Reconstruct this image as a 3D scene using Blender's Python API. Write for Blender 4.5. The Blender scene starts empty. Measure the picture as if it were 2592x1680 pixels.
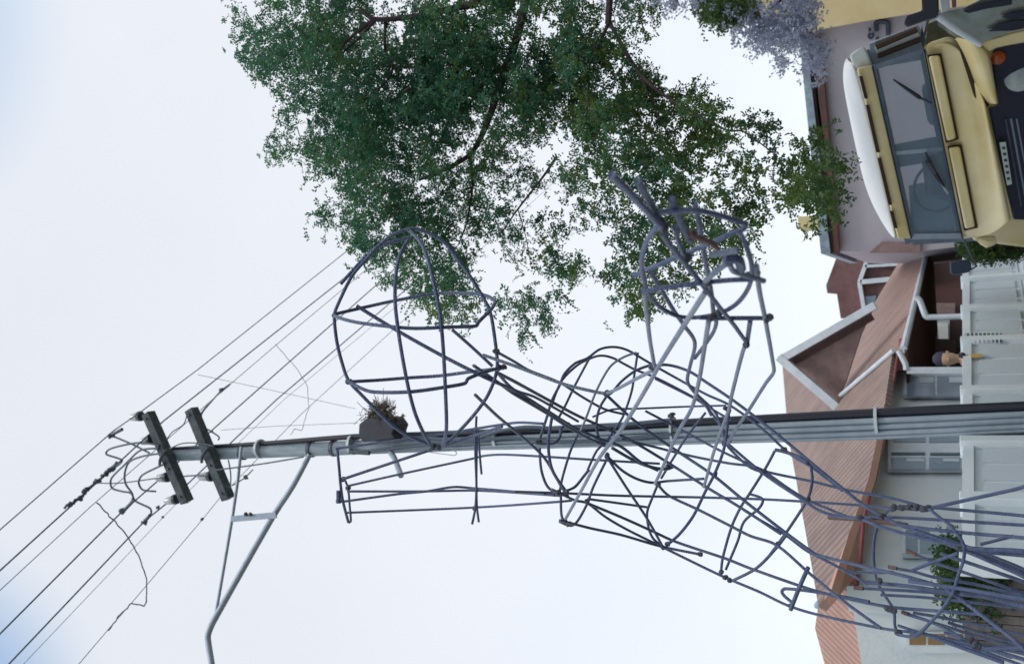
import bpy, math, random
import numpy as np
from mathutils import Vector, Matrix
R = math.radians
random.seed(7); rng = np.random.default_rng(7)
sc = bpy.context.scene
C = sc.collection

# ------------------------------------------------------------------ camera
PITCH, ROLL, FP = R(25.5), R(2.8), 2520.0
CAM = Vector((0, 0, 1.6))
F = Vector((0, math.cos(PITCH), math.sin(PITCH)))
UP0 = Vector((0, -math.sin(PITCH), math.cos(PITCH)))
RT0 = Vector((1, 0, 0))
UPV = UP0*math.cos(ROLL) + RT0*math.sin(ROLL)
RTV = RT0*math.cos(ROLL) - UP0*math.sin(ROLL)
cx_, cy_, cz_ = -UPV, RTV, -F          # the camera is held on its side: picture right is down
cam_d = bpy.data.cameras.new('camera'); cam = bpy.data.objects.new('camera', cam_d); C.objects.link(cam)
cam.matrix_world = Matrix(((cx_.x, cy_.x, cz_.x, CAM.x), (cx_.y, cy_.y, cz_.y, CAM.y), (cx_.z, cy_.z, cz_.z, CAM.z), (0, 0, 0, 1)))
cam_d.sensor_fit = 'HORIZONTAL'; cam_d.sensor_width = 36; cam_d.lens = 35
cam_d.clip_start = 0.05; cam_d.clip_end = 3000
cam_d.dof.use_dof = True; cam_d.dof.focus_distance = 4.2; cam_d.dof.aperture_fstop = 4.5
sc.camera = cam

# ------------------------------------------------------------------ sky and sun
SUN_EL, SUN_AZ = R(58), R(-60)          # azimuth measured from +Y towards +X
wd = bpy.data.worlds.new('World'); sc.world = wd; wd.use_nodes = True
nt = wd.node_tree; nt.nodes.clear()
N = nt.nodes.new; L = nt.links.new
out = N('ShaderNodeOutputWorld'); add = N('ShaderNodeAddShader')
sky = N('ShaderNodeTexSky'); sky.sky_type = 'NISHITA'; sky.sun_disc = False
sky.sun_elevation = SUN_EL; sky.sun_rotation = SUN_AZ
b1 = N('ShaderNodeBackground'); b1.inputs[1].default_value = 0.05
b2 = N('ShaderNodeBackground'); b2.inputs[1].default_value = 0.77
tc = N('ShaderNodeTexCoord'); no = N('ShaderNodeTexNoise'); no.inputs['Scale'].default_value = 1.6; no.inputs['Detail'].default_value = 4
ramp = N('ShaderNodeValToRGB'); ramp.color_ramp.elements[0].position = .3; ramp.color_ramp.elements[1].position = .75
ramp.color_ramp.elements[0].color = (.93, .95, .98, 1); ramp.color_ramp.elements[1].color = (1.08, 1.08, 1.08, 1)
L(tc.outputs['Generated'], no.inputs['Vector']); L(no.outputs['Fac'], ramp.inputs[0])
last = ramp.outputs[0]
def px_dir(x, y):
    return (cx_*((x-1296)/FP) + cy_*(-(y-840)/FP) + F)
for (px, py, c0, c1, col) in ((-380, 1940, .978, 1.0, (.32, .52, .80, 1)), (-640, -40, .968, 1.0, (.58, .74, .92, 1))):
    d = px_dir(px, py).normalized()
    dp = N('ShaderNodeVectorMath'); dp.operation = 'DOT_PRODUCT'; dp.inputs[1].default_value = d
    nm = N('ShaderNodeVectorMath'); nm.operation = 'NORMALIZE'
    L(tc.outputs['Generated'], nm.inputs[0]); L(nm.outputs[0], dp.inputs[0])
    mr = N('ShaderNodeMapRange'); mr.interpolation_type = 'SMOOTHERSTEP'; mr.inputs[1].default_value = c0; mr.inputs[2].default_value = c1
    L(dp.outputs['Value'], mr.inputs[0])
    mx = N('ShaderNodeMix'); mx.data_type = 'RGBA'; L(mr.outputs[0], mx.inputs[0]); L(last, mx.inputs[6]); mx.inputs[7].default_value = col
    last = mx.outputs[2]
L(sky.outputs[0], b1.inputs[0]); L(last, b2.inputs[0])
L(b1.outputs[0], add.inputs[0]); L(b2.outputs[0], add.inputs[1]); L(add.outputs[0], out.inputs[0])
sd = bpy.data.lights.new('sun', 'SUN'); sd.energy = 1.4; sd.angle = R(14); sd.color = (1, .96, .9)
sun = bpy.data.objects.new('sun', sd); C.objects.link(sun)
sv = Vector((.45*math.cos(SUN_EL), -.8*math.cos(SUN_EL), math.sin(SUN_EL))).normalized()   # high, behind the viewer
sun.rotation_euler = sv.to_track_quat('Z', 'Y').to_euler()
sky.sun_elevation = math.asin(sv.z); sky.sun_rotation = math.atan2(sv.x, sv.y)
sc.view_settings.view_transform = 'Standard'; sc.view_settings.look = 'None'; sc.view_settings.exposure = 0.0; sc.view_settings.gamma = 1

# ------------------------------------------------------------------ helpers
def at(x, y, d): return CAM + px_dir(x, y)*d
def atY(x, y, Y):
    v = px_dir(x, y); return CAM + v*(Y/v.y)
def atZ(x, y, z):
    v = px_dir(x, y); return CAM + v*((z-CAM.z)/v.z)
def hit(x, y, P, n):
    v = px_dir(x, y); return CAM + v*((P-CAM).dot(n)/v.dot(n))
def tag(o, label=None, cat=None, group=None, kind=None):
    if label: o['label'] = label
    if cat: o['category'] = cat
    if group: o['group'] = group
    if kind: o['kind'] = kind
    return o
def empty(name, loc, label, cat, group=None):
    o = bpy.data.objects.new(name, None); C.objects.link(o); o.location = loc
    bpy.context.view_layer.update(); return tag(o, label, cat, group)
class MB:
    def __init__(s): s.v = []; s.f = []
    def add(s, v, f):
        n = len(s.v); s.v += [tuple(p) for p in v]; s.f += [tuple(i+n for i in q) for q in f]; return s
    def box(s, c, ax, ay, az):
        c = Vector(c); v = []
        for i in (-1, 1):
            for j in (-1, 1):
                for k in (-1, 1): v.append(c+ax*i+ay*j+az*k)
        return s.add(v, [(0,1,3,2),(4,6,7,5),(0,4,5,1),(2,3,7,6),(0,2,6,4),(1,5,7,3)])
    def prism(s, pts, ext):
        n = len(pts); pts = [Vector(p) for p in pts]
        v = pts + [p+ext for p in pts]
        f = [tuple(range(n)), tuple(range(2*n-1, n-1, -1))] + [(i, i+n, (i+1) % n+n, (i+1) % n) for i in range(n)]
        return s.add(v, f)
    def tube(s, pts, r, seg=8, smooth=4, jit=0):
        pts = [Vector(p) for p in pts]
        rr = list(r) if hasattr(r, '__len__') else [r]*len(pts)
        if smooth and len(pts) > 2:
            q = []; qr = []
            for i in range(len(pts)-1):
                p0 = pts[max(i-1, 0)]; p1 = pts[i]; p2 = pts[i+1]; p3 = pts[min(i+2, len(pts)-1)]
                for k in range(smooth):
                    t = k/smooth
                    m1 = (p2-p0)*.5; m2 = (p3-p1)*.5
                    l = (p2-p1).length
                    if m1.length > l: m1 *= l/m1.length
                    if m2.length > l: m2 *= l/m2.length
                    q.append(p1*(2*t**3-3*t*t+1)+m1*(t**3-2*t*t+t)+p2*(-2*t**3+3*t*t)+m2*(t**3-t*t)); qr.append(rr[i]*(1-t)+rr[i+1]*t)
            q.append(pts[-1]); qr.append(rr[-1]); pts, rr = q, qr
        if jit: pts = [p+Vector((random.gauss(0, jit), random.gauss(0, jit), random.gauss(0, jit))) for p in pts]
        v = []; f = []; n = len(pts); a = None
        for i, p in enumerate(pts):
            t = (pts[min(i+1, n-1)]-pts[max(i-1, 0)])
            if t.length < 1e-9: t = Vector((0, 0, 1))
            t.normalize()
            if a is None: a = t.orthogonal().normalized()
            a = (a-t*a.dot(t)); a = a.normalized() if a.length > 1e-6 else t.orthogonal().normalized()
            b = t.cross(a)
            for k in range(seg):
                an = 2*math.pi*k/seg; v.append(p+(a*math.cos(an)+b*math.sin(an))*rr[i])
        for i in range(n-1):
            for k in range(seg):
                f.append((i*seg+k, i*seg+(k+1) % seg, (i+1)*seg+(k+1) % seg, (i+1)*seg+k))
        f.append(tuple(range(seg-1, -1, -1))); f.append(tuple((n-1)*seg+k for k in range(seg)))
        return s.add(v, f)
    def blob(s, c, r, sub=1, sq=(1, 1, 1), rough=.15):
        c = Vector(c); v = []; f = []; nu, nv = 8, 5
        v.append(c+Vector((0, 0, r*sq[2])))
        for j in range(1, nv):
            for i in range(nu):
                th = math.pi*j/nv; ph = 2*math.pi*i/nu; q = r*(1+random.uniform(-rough, rough))
                v.append(c+Vector((math.sin(th)*math.cos(ph)*q*sq[0], math.sin(th)*math.sin(ph)*q*sq[1], math.cos(th)*q*sq[2])))
        v.append(c-Vector((0, 0, r*sq[2]))); e = len(v)-1
        for i in range(nu): f.append((0, 1+i, 1+(i+1) % nu))
        for j in range(nv-2):
            for i in range(nu):
                a = 1+j*nu+i; b = 1+j*nu+(i+1) % nu; f.append((a, a+nu, b+nu, b))
        for i in range(nu): f.append((e, 1+(nv-2)*nu+(i+1) % nu, 1+(nv-2)*nu+i))
        return s.add(v, f)
    def build(s, name, m, parent=None, smooth=True, bevel=0):
        me = bpy.data.meshes.new(name)
        if parent is None and s.v:
            o0 = Vector(s.v[0]) if False else Vector((0, 0, 0))
        else: o0 = Vector((0, 0, 0))
        me.from_pydata([tuple(p) for p in s.v], [], s.f); me.validate(); me.update()
        o = bpy.data.objects.new(name, me); C.objects.link(o)
        if m: me.materials.append(m)
        if smooth:
            me.polygons.foreach_set('use_smooth', [True]*len(me.polygons))
            try: me.set_sharp_from_angle(angle=R(40))
            except Exception: pass
        if bevel:
            bm = o.modifiers.new('bevel', 'BEVEL'); bm.width = bevel; bm.segments = 2; bm.limit_method = 'ANGLE'
        if parent is not None:
            o.parent = parent
            o.matrix_parent_inverse = Matrix.Translation(-world_loc(parent))
        return o
def world_loc(o):
    p = Vector(o.location)
    if o.parent is not None: return Vector((0, 0, 0)) if o.type == 'MESH' else p
    return p
def mat(name, col, rough=.6, metal=0, col2=None, nscale=8, bump=0, bscale=40, spec=.5, stretch=None, thr=(.35, .65), gen=False):
    m = bpy.data.materials.new(name); m.use_nodes = True; t = m.node_tree; b = t.nodes['Principled BSDF']
    b.inputs['Base Color'].default_value = (*col, 1); b.inputs['Roughness'].default_value = rough; b.inputs['Metallic'].default_value = metal
    b.inputs['Specular IOR Level'].default_value = spec
    tcn = t.nodes.new('ShaderNodeTexCoord'); mp = t.nodes.new('ShaderNodeMapping'); t.links.new(tcn.outputs['Object'], mp.inputs[0])
    if stretch: mp.inputs['Scale'].default_value = stretch
    if col2:
        n = t.nodes.new('ShaderNodeTexNoise'); n.inputs['Scale'].default_value = nscale; n.inputs['Detail'].default_value = 6; n.inputs['Roughness'].default_value = .65
        r = t.nodes.new('ShaderNodeValToRGB'); r.color_ramp.elements[0].position = thr[0]; r.color_ramp.elements[1].position = thr[1]
        r.color_ramp.elements[0].color = (*col, 1); r.color_ramp.elements[1].color = (*col2, 1)
        t.links.new(mp.outputs[0], n.inputs['Vector']); t.links.new(n.outputs['Fac'], r.inputs[0]); t.links.new(r.outputs[0], b.inputs['Base Color'])
    if bump:
        n2 = t.nodes.new('ShaderNodeTexNoise'); n2.inputs['Scale'].default_value = bscale; n2.inputs['Detail'].default_value = 5
        bp = t.nodes.new('ShaderNodeBump'); bp.inputs['Strength'].default_value = bump; bp.inputs['Distance'].default_value = .02
        t.links.new(mp.outputs[0], n2.inputs['Vector']); t.links.new(n2.outputs['Fac'], bp.inputs['Height']); t.links.new(bp.outputs[0], b.inputs['Normal'])
    return m
def ribbed(name, col, col2, axis, freq, depth=.02, nscale=2.2):
    m = mat(name, col, .7, 0, col2, nscale)
    t = m.node_tree; b = t.nodes['Principled BSDF']
    tcn = t.nodes.new('ShaderNodeTexCoord'); dt = t.nodes.new('ShaderNodeVectorMath'); dt.operation = 'DOT_PRODUCT'; dt.inputs[1].default_value = Vector(axis)*freq*2*math.pi
    si = t.nodes.new('ShaderNodeMath'); si.operation = 'SINE'
    bp = t.nodes.new('ShaderNodeBump'); bp.inputs['Strength'].default_value = 1; bp.inputs['Distance'].default_value = depth
    old = b.inputs['Base Color'].links[0].from_socket
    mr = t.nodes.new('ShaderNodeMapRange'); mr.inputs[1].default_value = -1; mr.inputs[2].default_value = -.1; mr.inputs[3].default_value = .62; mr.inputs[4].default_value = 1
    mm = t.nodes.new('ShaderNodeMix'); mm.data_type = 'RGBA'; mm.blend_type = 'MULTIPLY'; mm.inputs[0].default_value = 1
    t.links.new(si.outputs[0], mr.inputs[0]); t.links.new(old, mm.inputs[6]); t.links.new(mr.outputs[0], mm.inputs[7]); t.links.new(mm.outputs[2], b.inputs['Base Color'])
    t.links.new(tcn.outputs['Object'], dt.inputs[0]); t.links.new(dt.outputs['Value'], si.inputs[0]); t.links.new(si.outputs[0], bp.inputs['Height']); t.links.new(bp.outputs[0], b.inputs['Normal'])
    return m

M = {}
M['rebar'] = mat('blued_steel_rod', (.034, .062, .15), .36, .15, (.085, .115, .205), 9, .5, 160, .6)
M['palerod'] = mat('pale_steel_rod', (.13, .18, .27), .45, .2, (.24, .28, .35), 7, .5, 160, .6)  # paler rod tone for parts of the reaching arm, hand and neck
M['rust'] = mat('rusty_rod', (.13, .085, .085), .7, .1, (.17, .10, .085), 20, .5, 120)
M['tie'] = mat('weld_and_tie_wire', (.11, .14, .19), .5, .3, (.07, .06, .07), 40, .8, 200)
M['pole'] = mat('weathered_pole', (.20, .26, .32), .8, 0, (.38, .45, .50), 6, .6, 30, .3, (3, 3, .35))
M['conduit'] = mat('grey_conduit', (.33, .40, .46), .55, 0, (.24, .30, .36), 4, 0, 1, .4)
M['blackpipe'] = mat('black_cable', (.012, .014, .028), .5)
M['timber'] = mat('dark_crossarm_timber', (.045, .06, .075), .8, 0, (.10, .12, .135), 14, .6, 60)
M['porc'] = mat('white_porcelain', (.62, .64, .66), .25, 0, (.5, .5, .52), 12)
M['darkmetal'] = mat('dark_metal', (.05, .065, .085), .5, .4, (.09, .1, .12), 14)
M['galv'] = mat('galvanised_pipe', (.28, .35, .44), .5, .3, (.38, .44, .52), 12)
M['strap'] = mat('pale_strap', (.50, .56, .60), .5, .2)
M['wire'] = mat('line_wire', (.10, .15, .24), .5, .4)
M['thinwire'] = mat('thin_line_wire', (.22, .29, .40), .5, .3)
M['jumper'] = mat('jumper_cable', (.06, .09, .13), .5)
M['nest'] = mat('twigs', (.13, .10, .08), .9, 0, (.07, .06, .05), 30)
M['bark'] = mat('dark_bark', (.045, .03, .04), .9, 0, (.07, .05, .05), 12, .8, 40)
M['white_wall'] = mat('white_plaster', (.54, .62, .66), .85, 0, (.68, .72, .73), 1.1, .2, 25)
M['white_trim'] = mat('white_trim', (.62, .68, .73), .6, 0, (.5, .56, .62), 5)
M['pane'] = mat('window_pane', (.16, .24, .31), .15, 0, (.24, .32, .38), 2)
M['redgutter'] = mat('red_gutter', (.20, .035, .035), .6, 0, (.22, .06, .08), 8)
M['peach'] = mat('peach_roof_edge', (.50, .27, .21), .8, 0, (.58, .35, .27), 2.5, .3, 20)
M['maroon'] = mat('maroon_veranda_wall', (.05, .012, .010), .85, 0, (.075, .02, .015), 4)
M['gable'] = mat('mauve_brown_boards', (.21, .145, .14), .85, 0, (.29, .205, .195), 7)
M['brownhouse'] = mat('brown_cladding', (.12, .06, .06), .85, 0, (.18, .10, .10), 3, .3, 20)
M['lilac'] = mat('lilac_wall', (.40, .38, .435), .85, 0, (.46, .44, .48), 1.2, .2, 20)
M['fasciagrey'] = mat('grey_fascia', (.30, .40, .47), .6, 0, (.16, .2, .26), 6)
M['rustrim'] = mat('rust_brown_trim', (.085, .04, .035), .8, 0, (.05, .03, .035), 7)
M['yellow_wall'] = mat('yellow_wall', (.56, .45, .22), .85, 0, (.62, .52, .30), 2)
M['fence'] = mat('white_precast_concrete', (.58, .66, .71), .85, 0, (.66, .72, .75), 3, .12, 30)
M['inset'] = mat('concrete_inset', (.50, .57, .62), .85, 0, (.50, .58, .63), 4, .15, 30)
M['jointgrey'] = mat('grey_joint', (.24, .30, .34), .9)
M['green_mesh'] = mat('grille_green', (.05, .10, .12), .7, 0, (.12, .2, .2), 14)
M['yellow_paint'] = mat('pale_yellow_vehicle_paint', (.62, .50, .20), .22, 0, (.76, .68, .42), 1.1, .05, 5, .5)
M['brown_gap_shade'] = mat('dark_brown_gap_shade', (.035, .018, .008), .8)  # dark brown for slots and gaps, also the painted flap shadow
M['white_paint'] = mat('white_vehicle_paint', (.72, .76, .76), .35, 0, (.62, .66, .66), 2)
M['black_panel'] = mat('black_front_panel', (.008, .010, .03), .5)
M['lens'] = mat('headlight_glass', (.28, .36, .38), .12, 0, (.4, .46, .46), 20)
M['amber'] = mat('amber_lens', (.42, .09, .012), .3, 0, (.3, .06, .01), 60)
M['plate'] = mat('number_plate', (.45, .52, .50), .5)
M['ink'] = mat('dark_letters', (.035, .05, .09), .6)
M['seat'] = mat('cab_trim', (.18, .23, .30), .8, 0, (.12, .16, .22), 5)
M['silver'] = mat('silver_paint', (.33, .38, .38), .25, .5, (.20, .22, .16), 3)
M['wood'] = mat('grey_brown_boards', (.085, .078, .078), .9, 0, (.17, .15, .145), 6, .4, 30)
M['orange'] = mat('ochre_paint', (.26, .16, .06), .7, 0, (.18, .12, .06), 5)
M['skin'] = mat('skin', (.42, .27, .18), .7); M['hair'] = mat('dark_hair', (.03, .03, .05), .8); M['shirt'] = mat('white_shirt', (.6, .64, .68), .8)
M['asphalt'] = mat('asphalt', (.05, .05, .055), .9, 0, (.07, .07, .07), 5, .4, 60)
M['ground'] = mat('dry_ground', (.16, .14, .10), .95, 0, (.10, .11, .06), .8, .4, 10)
M['pavement'] = mat('concrete_pavement', (.30, .30, .29), .9, 0, (.24, .24, .23), 2, .3, 30)
def glass(name, col, a):
    m = bpy.data.materials.new(name); m.use_nodes = True; b = m.node_tree.nodes['Principled BSDF']
    b.inputs['Base Color'].default_value = (*col, 1); b.inputs['Roughness'].default_value = .06; b.inputs['Alpha'].default_value = a
    return m
M['glass'] = glass('windscreen_glass', (.20, .29, .38), .38)
def leafmat(name, cols, trans=.5):
    m = bpy.data.materials.new(name); m.use_nodes = True; t = m.node_tree; t.nodes.clear()
    o = t.nodes.new('ShaderNodeOutputMaterial'); d = t.nodes.new('ShaderNodeBsdfPrincipled'); tr = t.nodes.new('ShaderNodeBsdfTranslucent'); mx = t.nodes.new('ShaderNodeMixShader')
    d.inputs['Roughness'].default_value = .5; mx.inputs[0].default_value = trans
    tcn = t.nodes.new('ShaderNodeTexCoord'); n = t.nodes.new('ShaderNodeTexNoise'); n.inputs['Scale'].default_value = 2.2; n.inputs['Detail'].default_value = 8; n.inputs['Roughness'].default_value = .8
    r = t.nodes.new('ShaderNodeValToRGB'); cr = r.color_ramp; cr.elements[0].position = .32; cr.elements[1].position = .7
    cr.elements[0].color = (*cols[0], 1); cr.elements[1].color = (*cols[-1], 1)
    for i, c in enumerate(cols[1:-1]): e = cr.elements.new(.32+.38*(i+1)/(len(cols)-1)); e.color = (*c, 1)
    t.links.new(tcn.outputs['Object'], n.inputs['Vector']); t.links.new(n.outputs['Fac'], r.inputs[0])
    t.links.new(r.outputs[0], d.inputs['Base Color']); t.links.new(r.outputs[0], tr.inputs[0])
    t.links.new(d.outputs[0], mx.inputs[1]); t.links.new(tr.outputs[0], mx.inputs[2]); t.links.new(mx.outputs[0], o.inputs[0])
    return m
M['leaf'] = leafmat('feathery_green_leaves', [(.014, .072, .052), (.036, .135, .085), (.08, .20, .09), (.19, .27, .06)])
M['blossom'] = leafmat('mauve_blossom', [(.20, .22, .33), (.30, .34, .44), (.42, .48, .56)])
M['bushleaf'] = leafmat('bush_leaves', [(.012, .05, .015), (.04, .09, .02), (.10, .15, .03)])

# ------------------------------------------------------------------ ground
g = MB().add([(-900, -300, 0), (900, -300, 0), (900, 1500, 0), (-900, 1500, 0)], [(0, 1, 2, 3)]).build('ground', M['ground'], smooth=False); tag(g, kind='structure')
E1 = Vector((.27, .963, 0)).normalized(); NO = Vector((E1.y, -E1.x, 0)); ZZ = Vector((0, 0, 1))
COR = Vector((-2.0, 8.9, 0))
def street(s0, s1, o0, o1, z, name, m):
    p = [COR+NO*o0+E1*s0, COR+NO*o1+E1*s0, COR+NO*o1+E1*s1, COR+NO*o0+E1*s1]
    o = MB().prism([q+ZZ*(z-.3) for q in p], ZZ*.3).build(name, m, smooth=False); return tag(o, kind='structure')
street(-60, 90, 1.6, 3.6, .12, 'pavement', M['pavement'])
street(-60, 90, 3.62, 11, .03, 'road', M['asphalt'])

# ------------------------------------------------------------------ rebar figure
RR = .0060
def interp(v, tab):
    if v <= tab[0][0]: return tab[0][1]
    for (a, b), (c, d) in zip(tab, tab[1:]):
        if v <= c: return b+(d-b)*(v-a)/(c-a)
    return tab[-1][1]
DT = [(1200, 3.35), (1300, 3.7), (1450, 4.2), (1700, 4.4), (2000, 4.1), (2300, 3.7), (2600, 3.4)]
DA = [(440, 1.42), (600, 1.75), (800, 2.25), (930, 2.75), (1100, 3.2), (1230, 3.75), (1312, 4.1)]
fig = empty('rebar_figure', (0.0, 3.9, 0), 'giant human figure of bent blue-grey steel rods, reaching one hand forward', 'sculpture')
def P(pts, fn): return [at(x, y, fn(x, y)) for (x, y) in pts]
def seg(off=0): return lambda x, y: interp(x, DT)+off
def armd(off=0): return lambda x, y: interp(y, DA)+off
def rods(part, lst, parent, r=RR):
    first = None
    for it in lst:
        pts3 = it[0]; rad = it[1] if len(it) > 1 else r; m = it[2] if len(it) > 2 else M['rebar']
        nm = part if first is None else 'rod'
        o = MB().tube(pts3, rad, 8, 5).build(nm, m, parent if first is None else first)
        if first is None: first = o
    return first
def knots(pts3, parent, r=.010):
    for p in pts3:
        mb = MB(); l = Vector([random.uniform(-1, 1) for _ in range(3)]).normalized()*r*.9; q = l.orthogonal().normalized()*r*.35
        mb.tube([p-l, p-l*.4+q, p+l*.3-q*.5, p+l], [r*.35, r*.95, r*.8, r*.4], 8, 3, jit=r*.06); mb.build('weld_joint', M['tie'], parent)
# head
def hf(front):                       # depth over the head: rounded outward in front, inward behind
    def f(x, y):
        q = max(0, 1-((x-1050)/215)**2-((y-860)/290)**2)
        return 3.32-front*.24*math.sqrt(q)
    return f
H1 = [(1033,579),(994,595),(956,624),(928,655),(897,690),(878,722),(850,783),(846,803),(852,861),(864,912),(882,962),(917,1001),(967,1052),(1002,1083),(1041,1106),(1092,1126),(1107,1130)]
H2 = [(1040,601),(967,620),(928,647),(862,719)]
H3 = [(1033,608),(1012,647),(1002,698),(1000,760),(1006,822),(1018,900),(1033,978),(1049,1040),(1068,1087),(1088,1122)]
H4 = [(1038,585),(1064,612),(1080,647),(1096,706),(1111,779),(1117,822),(1123,900),(1127,978),(1130,1056),(1129,1094),(1119,1133)]
H5 = [(1033,580),(1049,579),(1088,591),(1127,616),(1158,655),(1189,698),(1220,748),(1241,791),(1253,861),(1259,923),(1251,962),(1232,1005),(1201,1048),(1162,1091),(1134,1118),(1110,1131)]
R1b = [(847,795),(917,779),(994,762),(1092,744),(1150,741),(1208,744),(1236,750),(1255,764)]
R1f = [(1255,764),(1243,783),(1212,814),(1204,825),(1131,828),(1053,831),(994,827),(917,818),(874,809),(847,799)]
R2b = [(884,966),(956,962),(1033,956),(1111,951),(1189,941),(1262,933)]
R2f = [(882,964),(913,982),(940,991),(994,993),(1053,990),(1123,980),(1177,970),(1185,958),(1228,941),(1275,929)]
hd = rods('head_cage', [(P(H1, hf(.1)),), (P(H2, hf(-.2)),), (P(H3, hf(1)),), (P(H4, hf(1)),), (P(H5, hf(.1)),), (P(R1b, hf(-.8)),), (P(R1f, hf(.95)),), (P(R2b, hf(-.8)),), (P(R2f, hf(.95)),)], fig)
knots([at(1038,583,3.3), at(847,798,3.32), at(884,966,3.32), at(1262,931,3.3), at(1275,929,3.3), at(1255,890,3.31), at(1096,1128,3.3), at(1110,1131,3.3)], hd, .011)
# raised arm
AD = [(850, 4.75), (1210, 4.7), (1420, 4.3)]
def ra(off=0): return lambda x, y: interp(x, AD)+off
raised = rods('raised_arm', [
 (P([(850,1135),(976,1118),(1124,1097),(1271,1074),(1315,1069),(1374,1072)], ra(-.1)),),
 (P([(868,1212),(976,1176),(1094,1137),(1197,1103),(1271,1079)], ra(-.2)), .0068),
 (P([(882,1229),(1006,1201),(1197,1160),(1226,1153),(1271,1150),(1359,1154),(1500,1163),(1670,1173)], ra(.35)),),
 (P([(879,1243),(1065,1243),(1212,1241),(1418,1254)], ra(.15)),),
 (P([(868,1269),(1006,1250),(1079,1243),(1147,1232),(1197,1235),(1271,1241),(1403,1253)], ra(0)),),
 (P([(879,1297),(1197,1284),(1418,1269),(1448,1266)], ra(.4)),),
 (P([(854,1138),(859,1191),(862,1226),(868,1268),(882,1322)], ra(-.1)), .0068),
 (P([(882,1322),(888,1318),(885,1279),(881,1235),(872,1212)], ra(.2)),),
 (P([(857,1241),(857,1271)], ra(-.1)), .011),
 (P([(1206,1053),(1203,1138),(1206,1226),(1203,1285),(1195,1326)], ra(-.1)),),
 (P([(1208,1080),(1206,1197),(1207,1279),(1212,1321)], ra(.1)),),
 (P([(1210,1088),(1215,1159),(1219,1200)], ra(.2)),)], fig)
knots([at(868,1212,4.7), at(880,1235,4.8), at(858,1268,4.7), at(1205,1240,4.7), at(1203,1284,4.75)], raised, .013)
# reaching arm and hand
K = P
arm = rods('reaching_arm', [
 (K([(1666,571),(1642,602),(1627,641),(1625,680),(1631,711),(1646,750),(1677,781),(1720,801),(1767,803),(1825,791),(1864,769),(1891,735),(1903,699),(1901,661),(1887,618),(1876,594)], armd(.05)), .0052),
 (K([(1670,536),(1708,534),(1759,532),(1817,544),(1864,559),(1887,567)], armd(.02)), 0.0052),
 (K([(1887,567),(1883,579),(1845,594),(1802,614),(1747,637),(1689,661),(1638,684),(1603,698)], armd(.1)), .0052),
 (K([(1623,738),(1689,727),(1767,717),(1845,709),(1903,707)], armd(-.03)), 0.0052),
 (K([(1677,594),(1712,641),(1767,707),(1821,777),(1856,820),(1887,863)], armd(-.02)), 0.0052),
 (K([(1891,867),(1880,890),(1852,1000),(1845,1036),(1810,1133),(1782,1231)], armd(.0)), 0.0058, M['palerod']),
 (K([(1646,688),(1673,731),(1705,785),(1732,824),(1759,867),(1747,925),(1740,964),(1755,989),(1786,1024),(1800,1050)], armd(.12)), .0053),
 (K([(1759,513),(1771,571),(1782,641),(1794,703),(1802,750),(1806,793),(1813,816),(1802,847),(1759,906)], armd(.15)), .0053),
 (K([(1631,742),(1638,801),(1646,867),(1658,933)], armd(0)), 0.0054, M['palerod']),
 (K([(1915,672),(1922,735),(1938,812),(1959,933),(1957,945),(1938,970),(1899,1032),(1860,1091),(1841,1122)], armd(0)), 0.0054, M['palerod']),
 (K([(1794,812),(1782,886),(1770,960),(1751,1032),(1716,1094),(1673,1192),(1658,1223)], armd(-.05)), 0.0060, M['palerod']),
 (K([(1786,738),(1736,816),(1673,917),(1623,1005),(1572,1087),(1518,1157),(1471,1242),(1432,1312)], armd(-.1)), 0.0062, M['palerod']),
 (K([(1770,803),(1813,805),(1883,805),(1946,805)], armd(.02)), 0.0054),
 (K([(1899,812),(1891,867)], armd(.02)),),
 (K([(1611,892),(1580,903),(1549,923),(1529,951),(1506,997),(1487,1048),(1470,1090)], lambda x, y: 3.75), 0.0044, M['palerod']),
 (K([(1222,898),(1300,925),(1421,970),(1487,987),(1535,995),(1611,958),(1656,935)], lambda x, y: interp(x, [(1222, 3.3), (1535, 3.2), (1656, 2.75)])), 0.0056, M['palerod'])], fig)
hand = rods('hand', [
 (K([(1549,443),(1603,497),(1650,548),(1673,571)], armd(0)), 0.0062),
 (K([(1615,458),(1642,505),(1670,556),(1685,594)], armd(.05)), 0.0066),
 (K([(1701,505),(1720,556),(1747,610)], armd(.05)), 0.0068),
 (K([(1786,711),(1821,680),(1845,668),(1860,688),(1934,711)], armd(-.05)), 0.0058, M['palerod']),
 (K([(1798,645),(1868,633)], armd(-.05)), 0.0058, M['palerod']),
 (K([(1833,653),(1868,657),(1876,680)], armd(-.03)), .010),
 (K([(1708,575),(1720,618),(1740,657)], armd(.06)), .005),
 (K([(1747,594),(1806,618),(1817,633)], armd(.02)), 0.0056, M['rust'])], fig)
knots([at(1668,560,1.7), at(1680,575,1.72), at(1738,652,1.9), at(1790,715,2.0), at(1898,697,2.05), at(1915,690,2.05), at(1945,805,2.27), at(1806,800,2.25), at(1820,790,2.25), at(1888,872,2.5), at(1658,935,2.75), at(1650,928,2.75), at(1535,996,3.2), at(1752,598,1.8), at(1700,1010+40,3.1)], arm, .0105)
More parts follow.
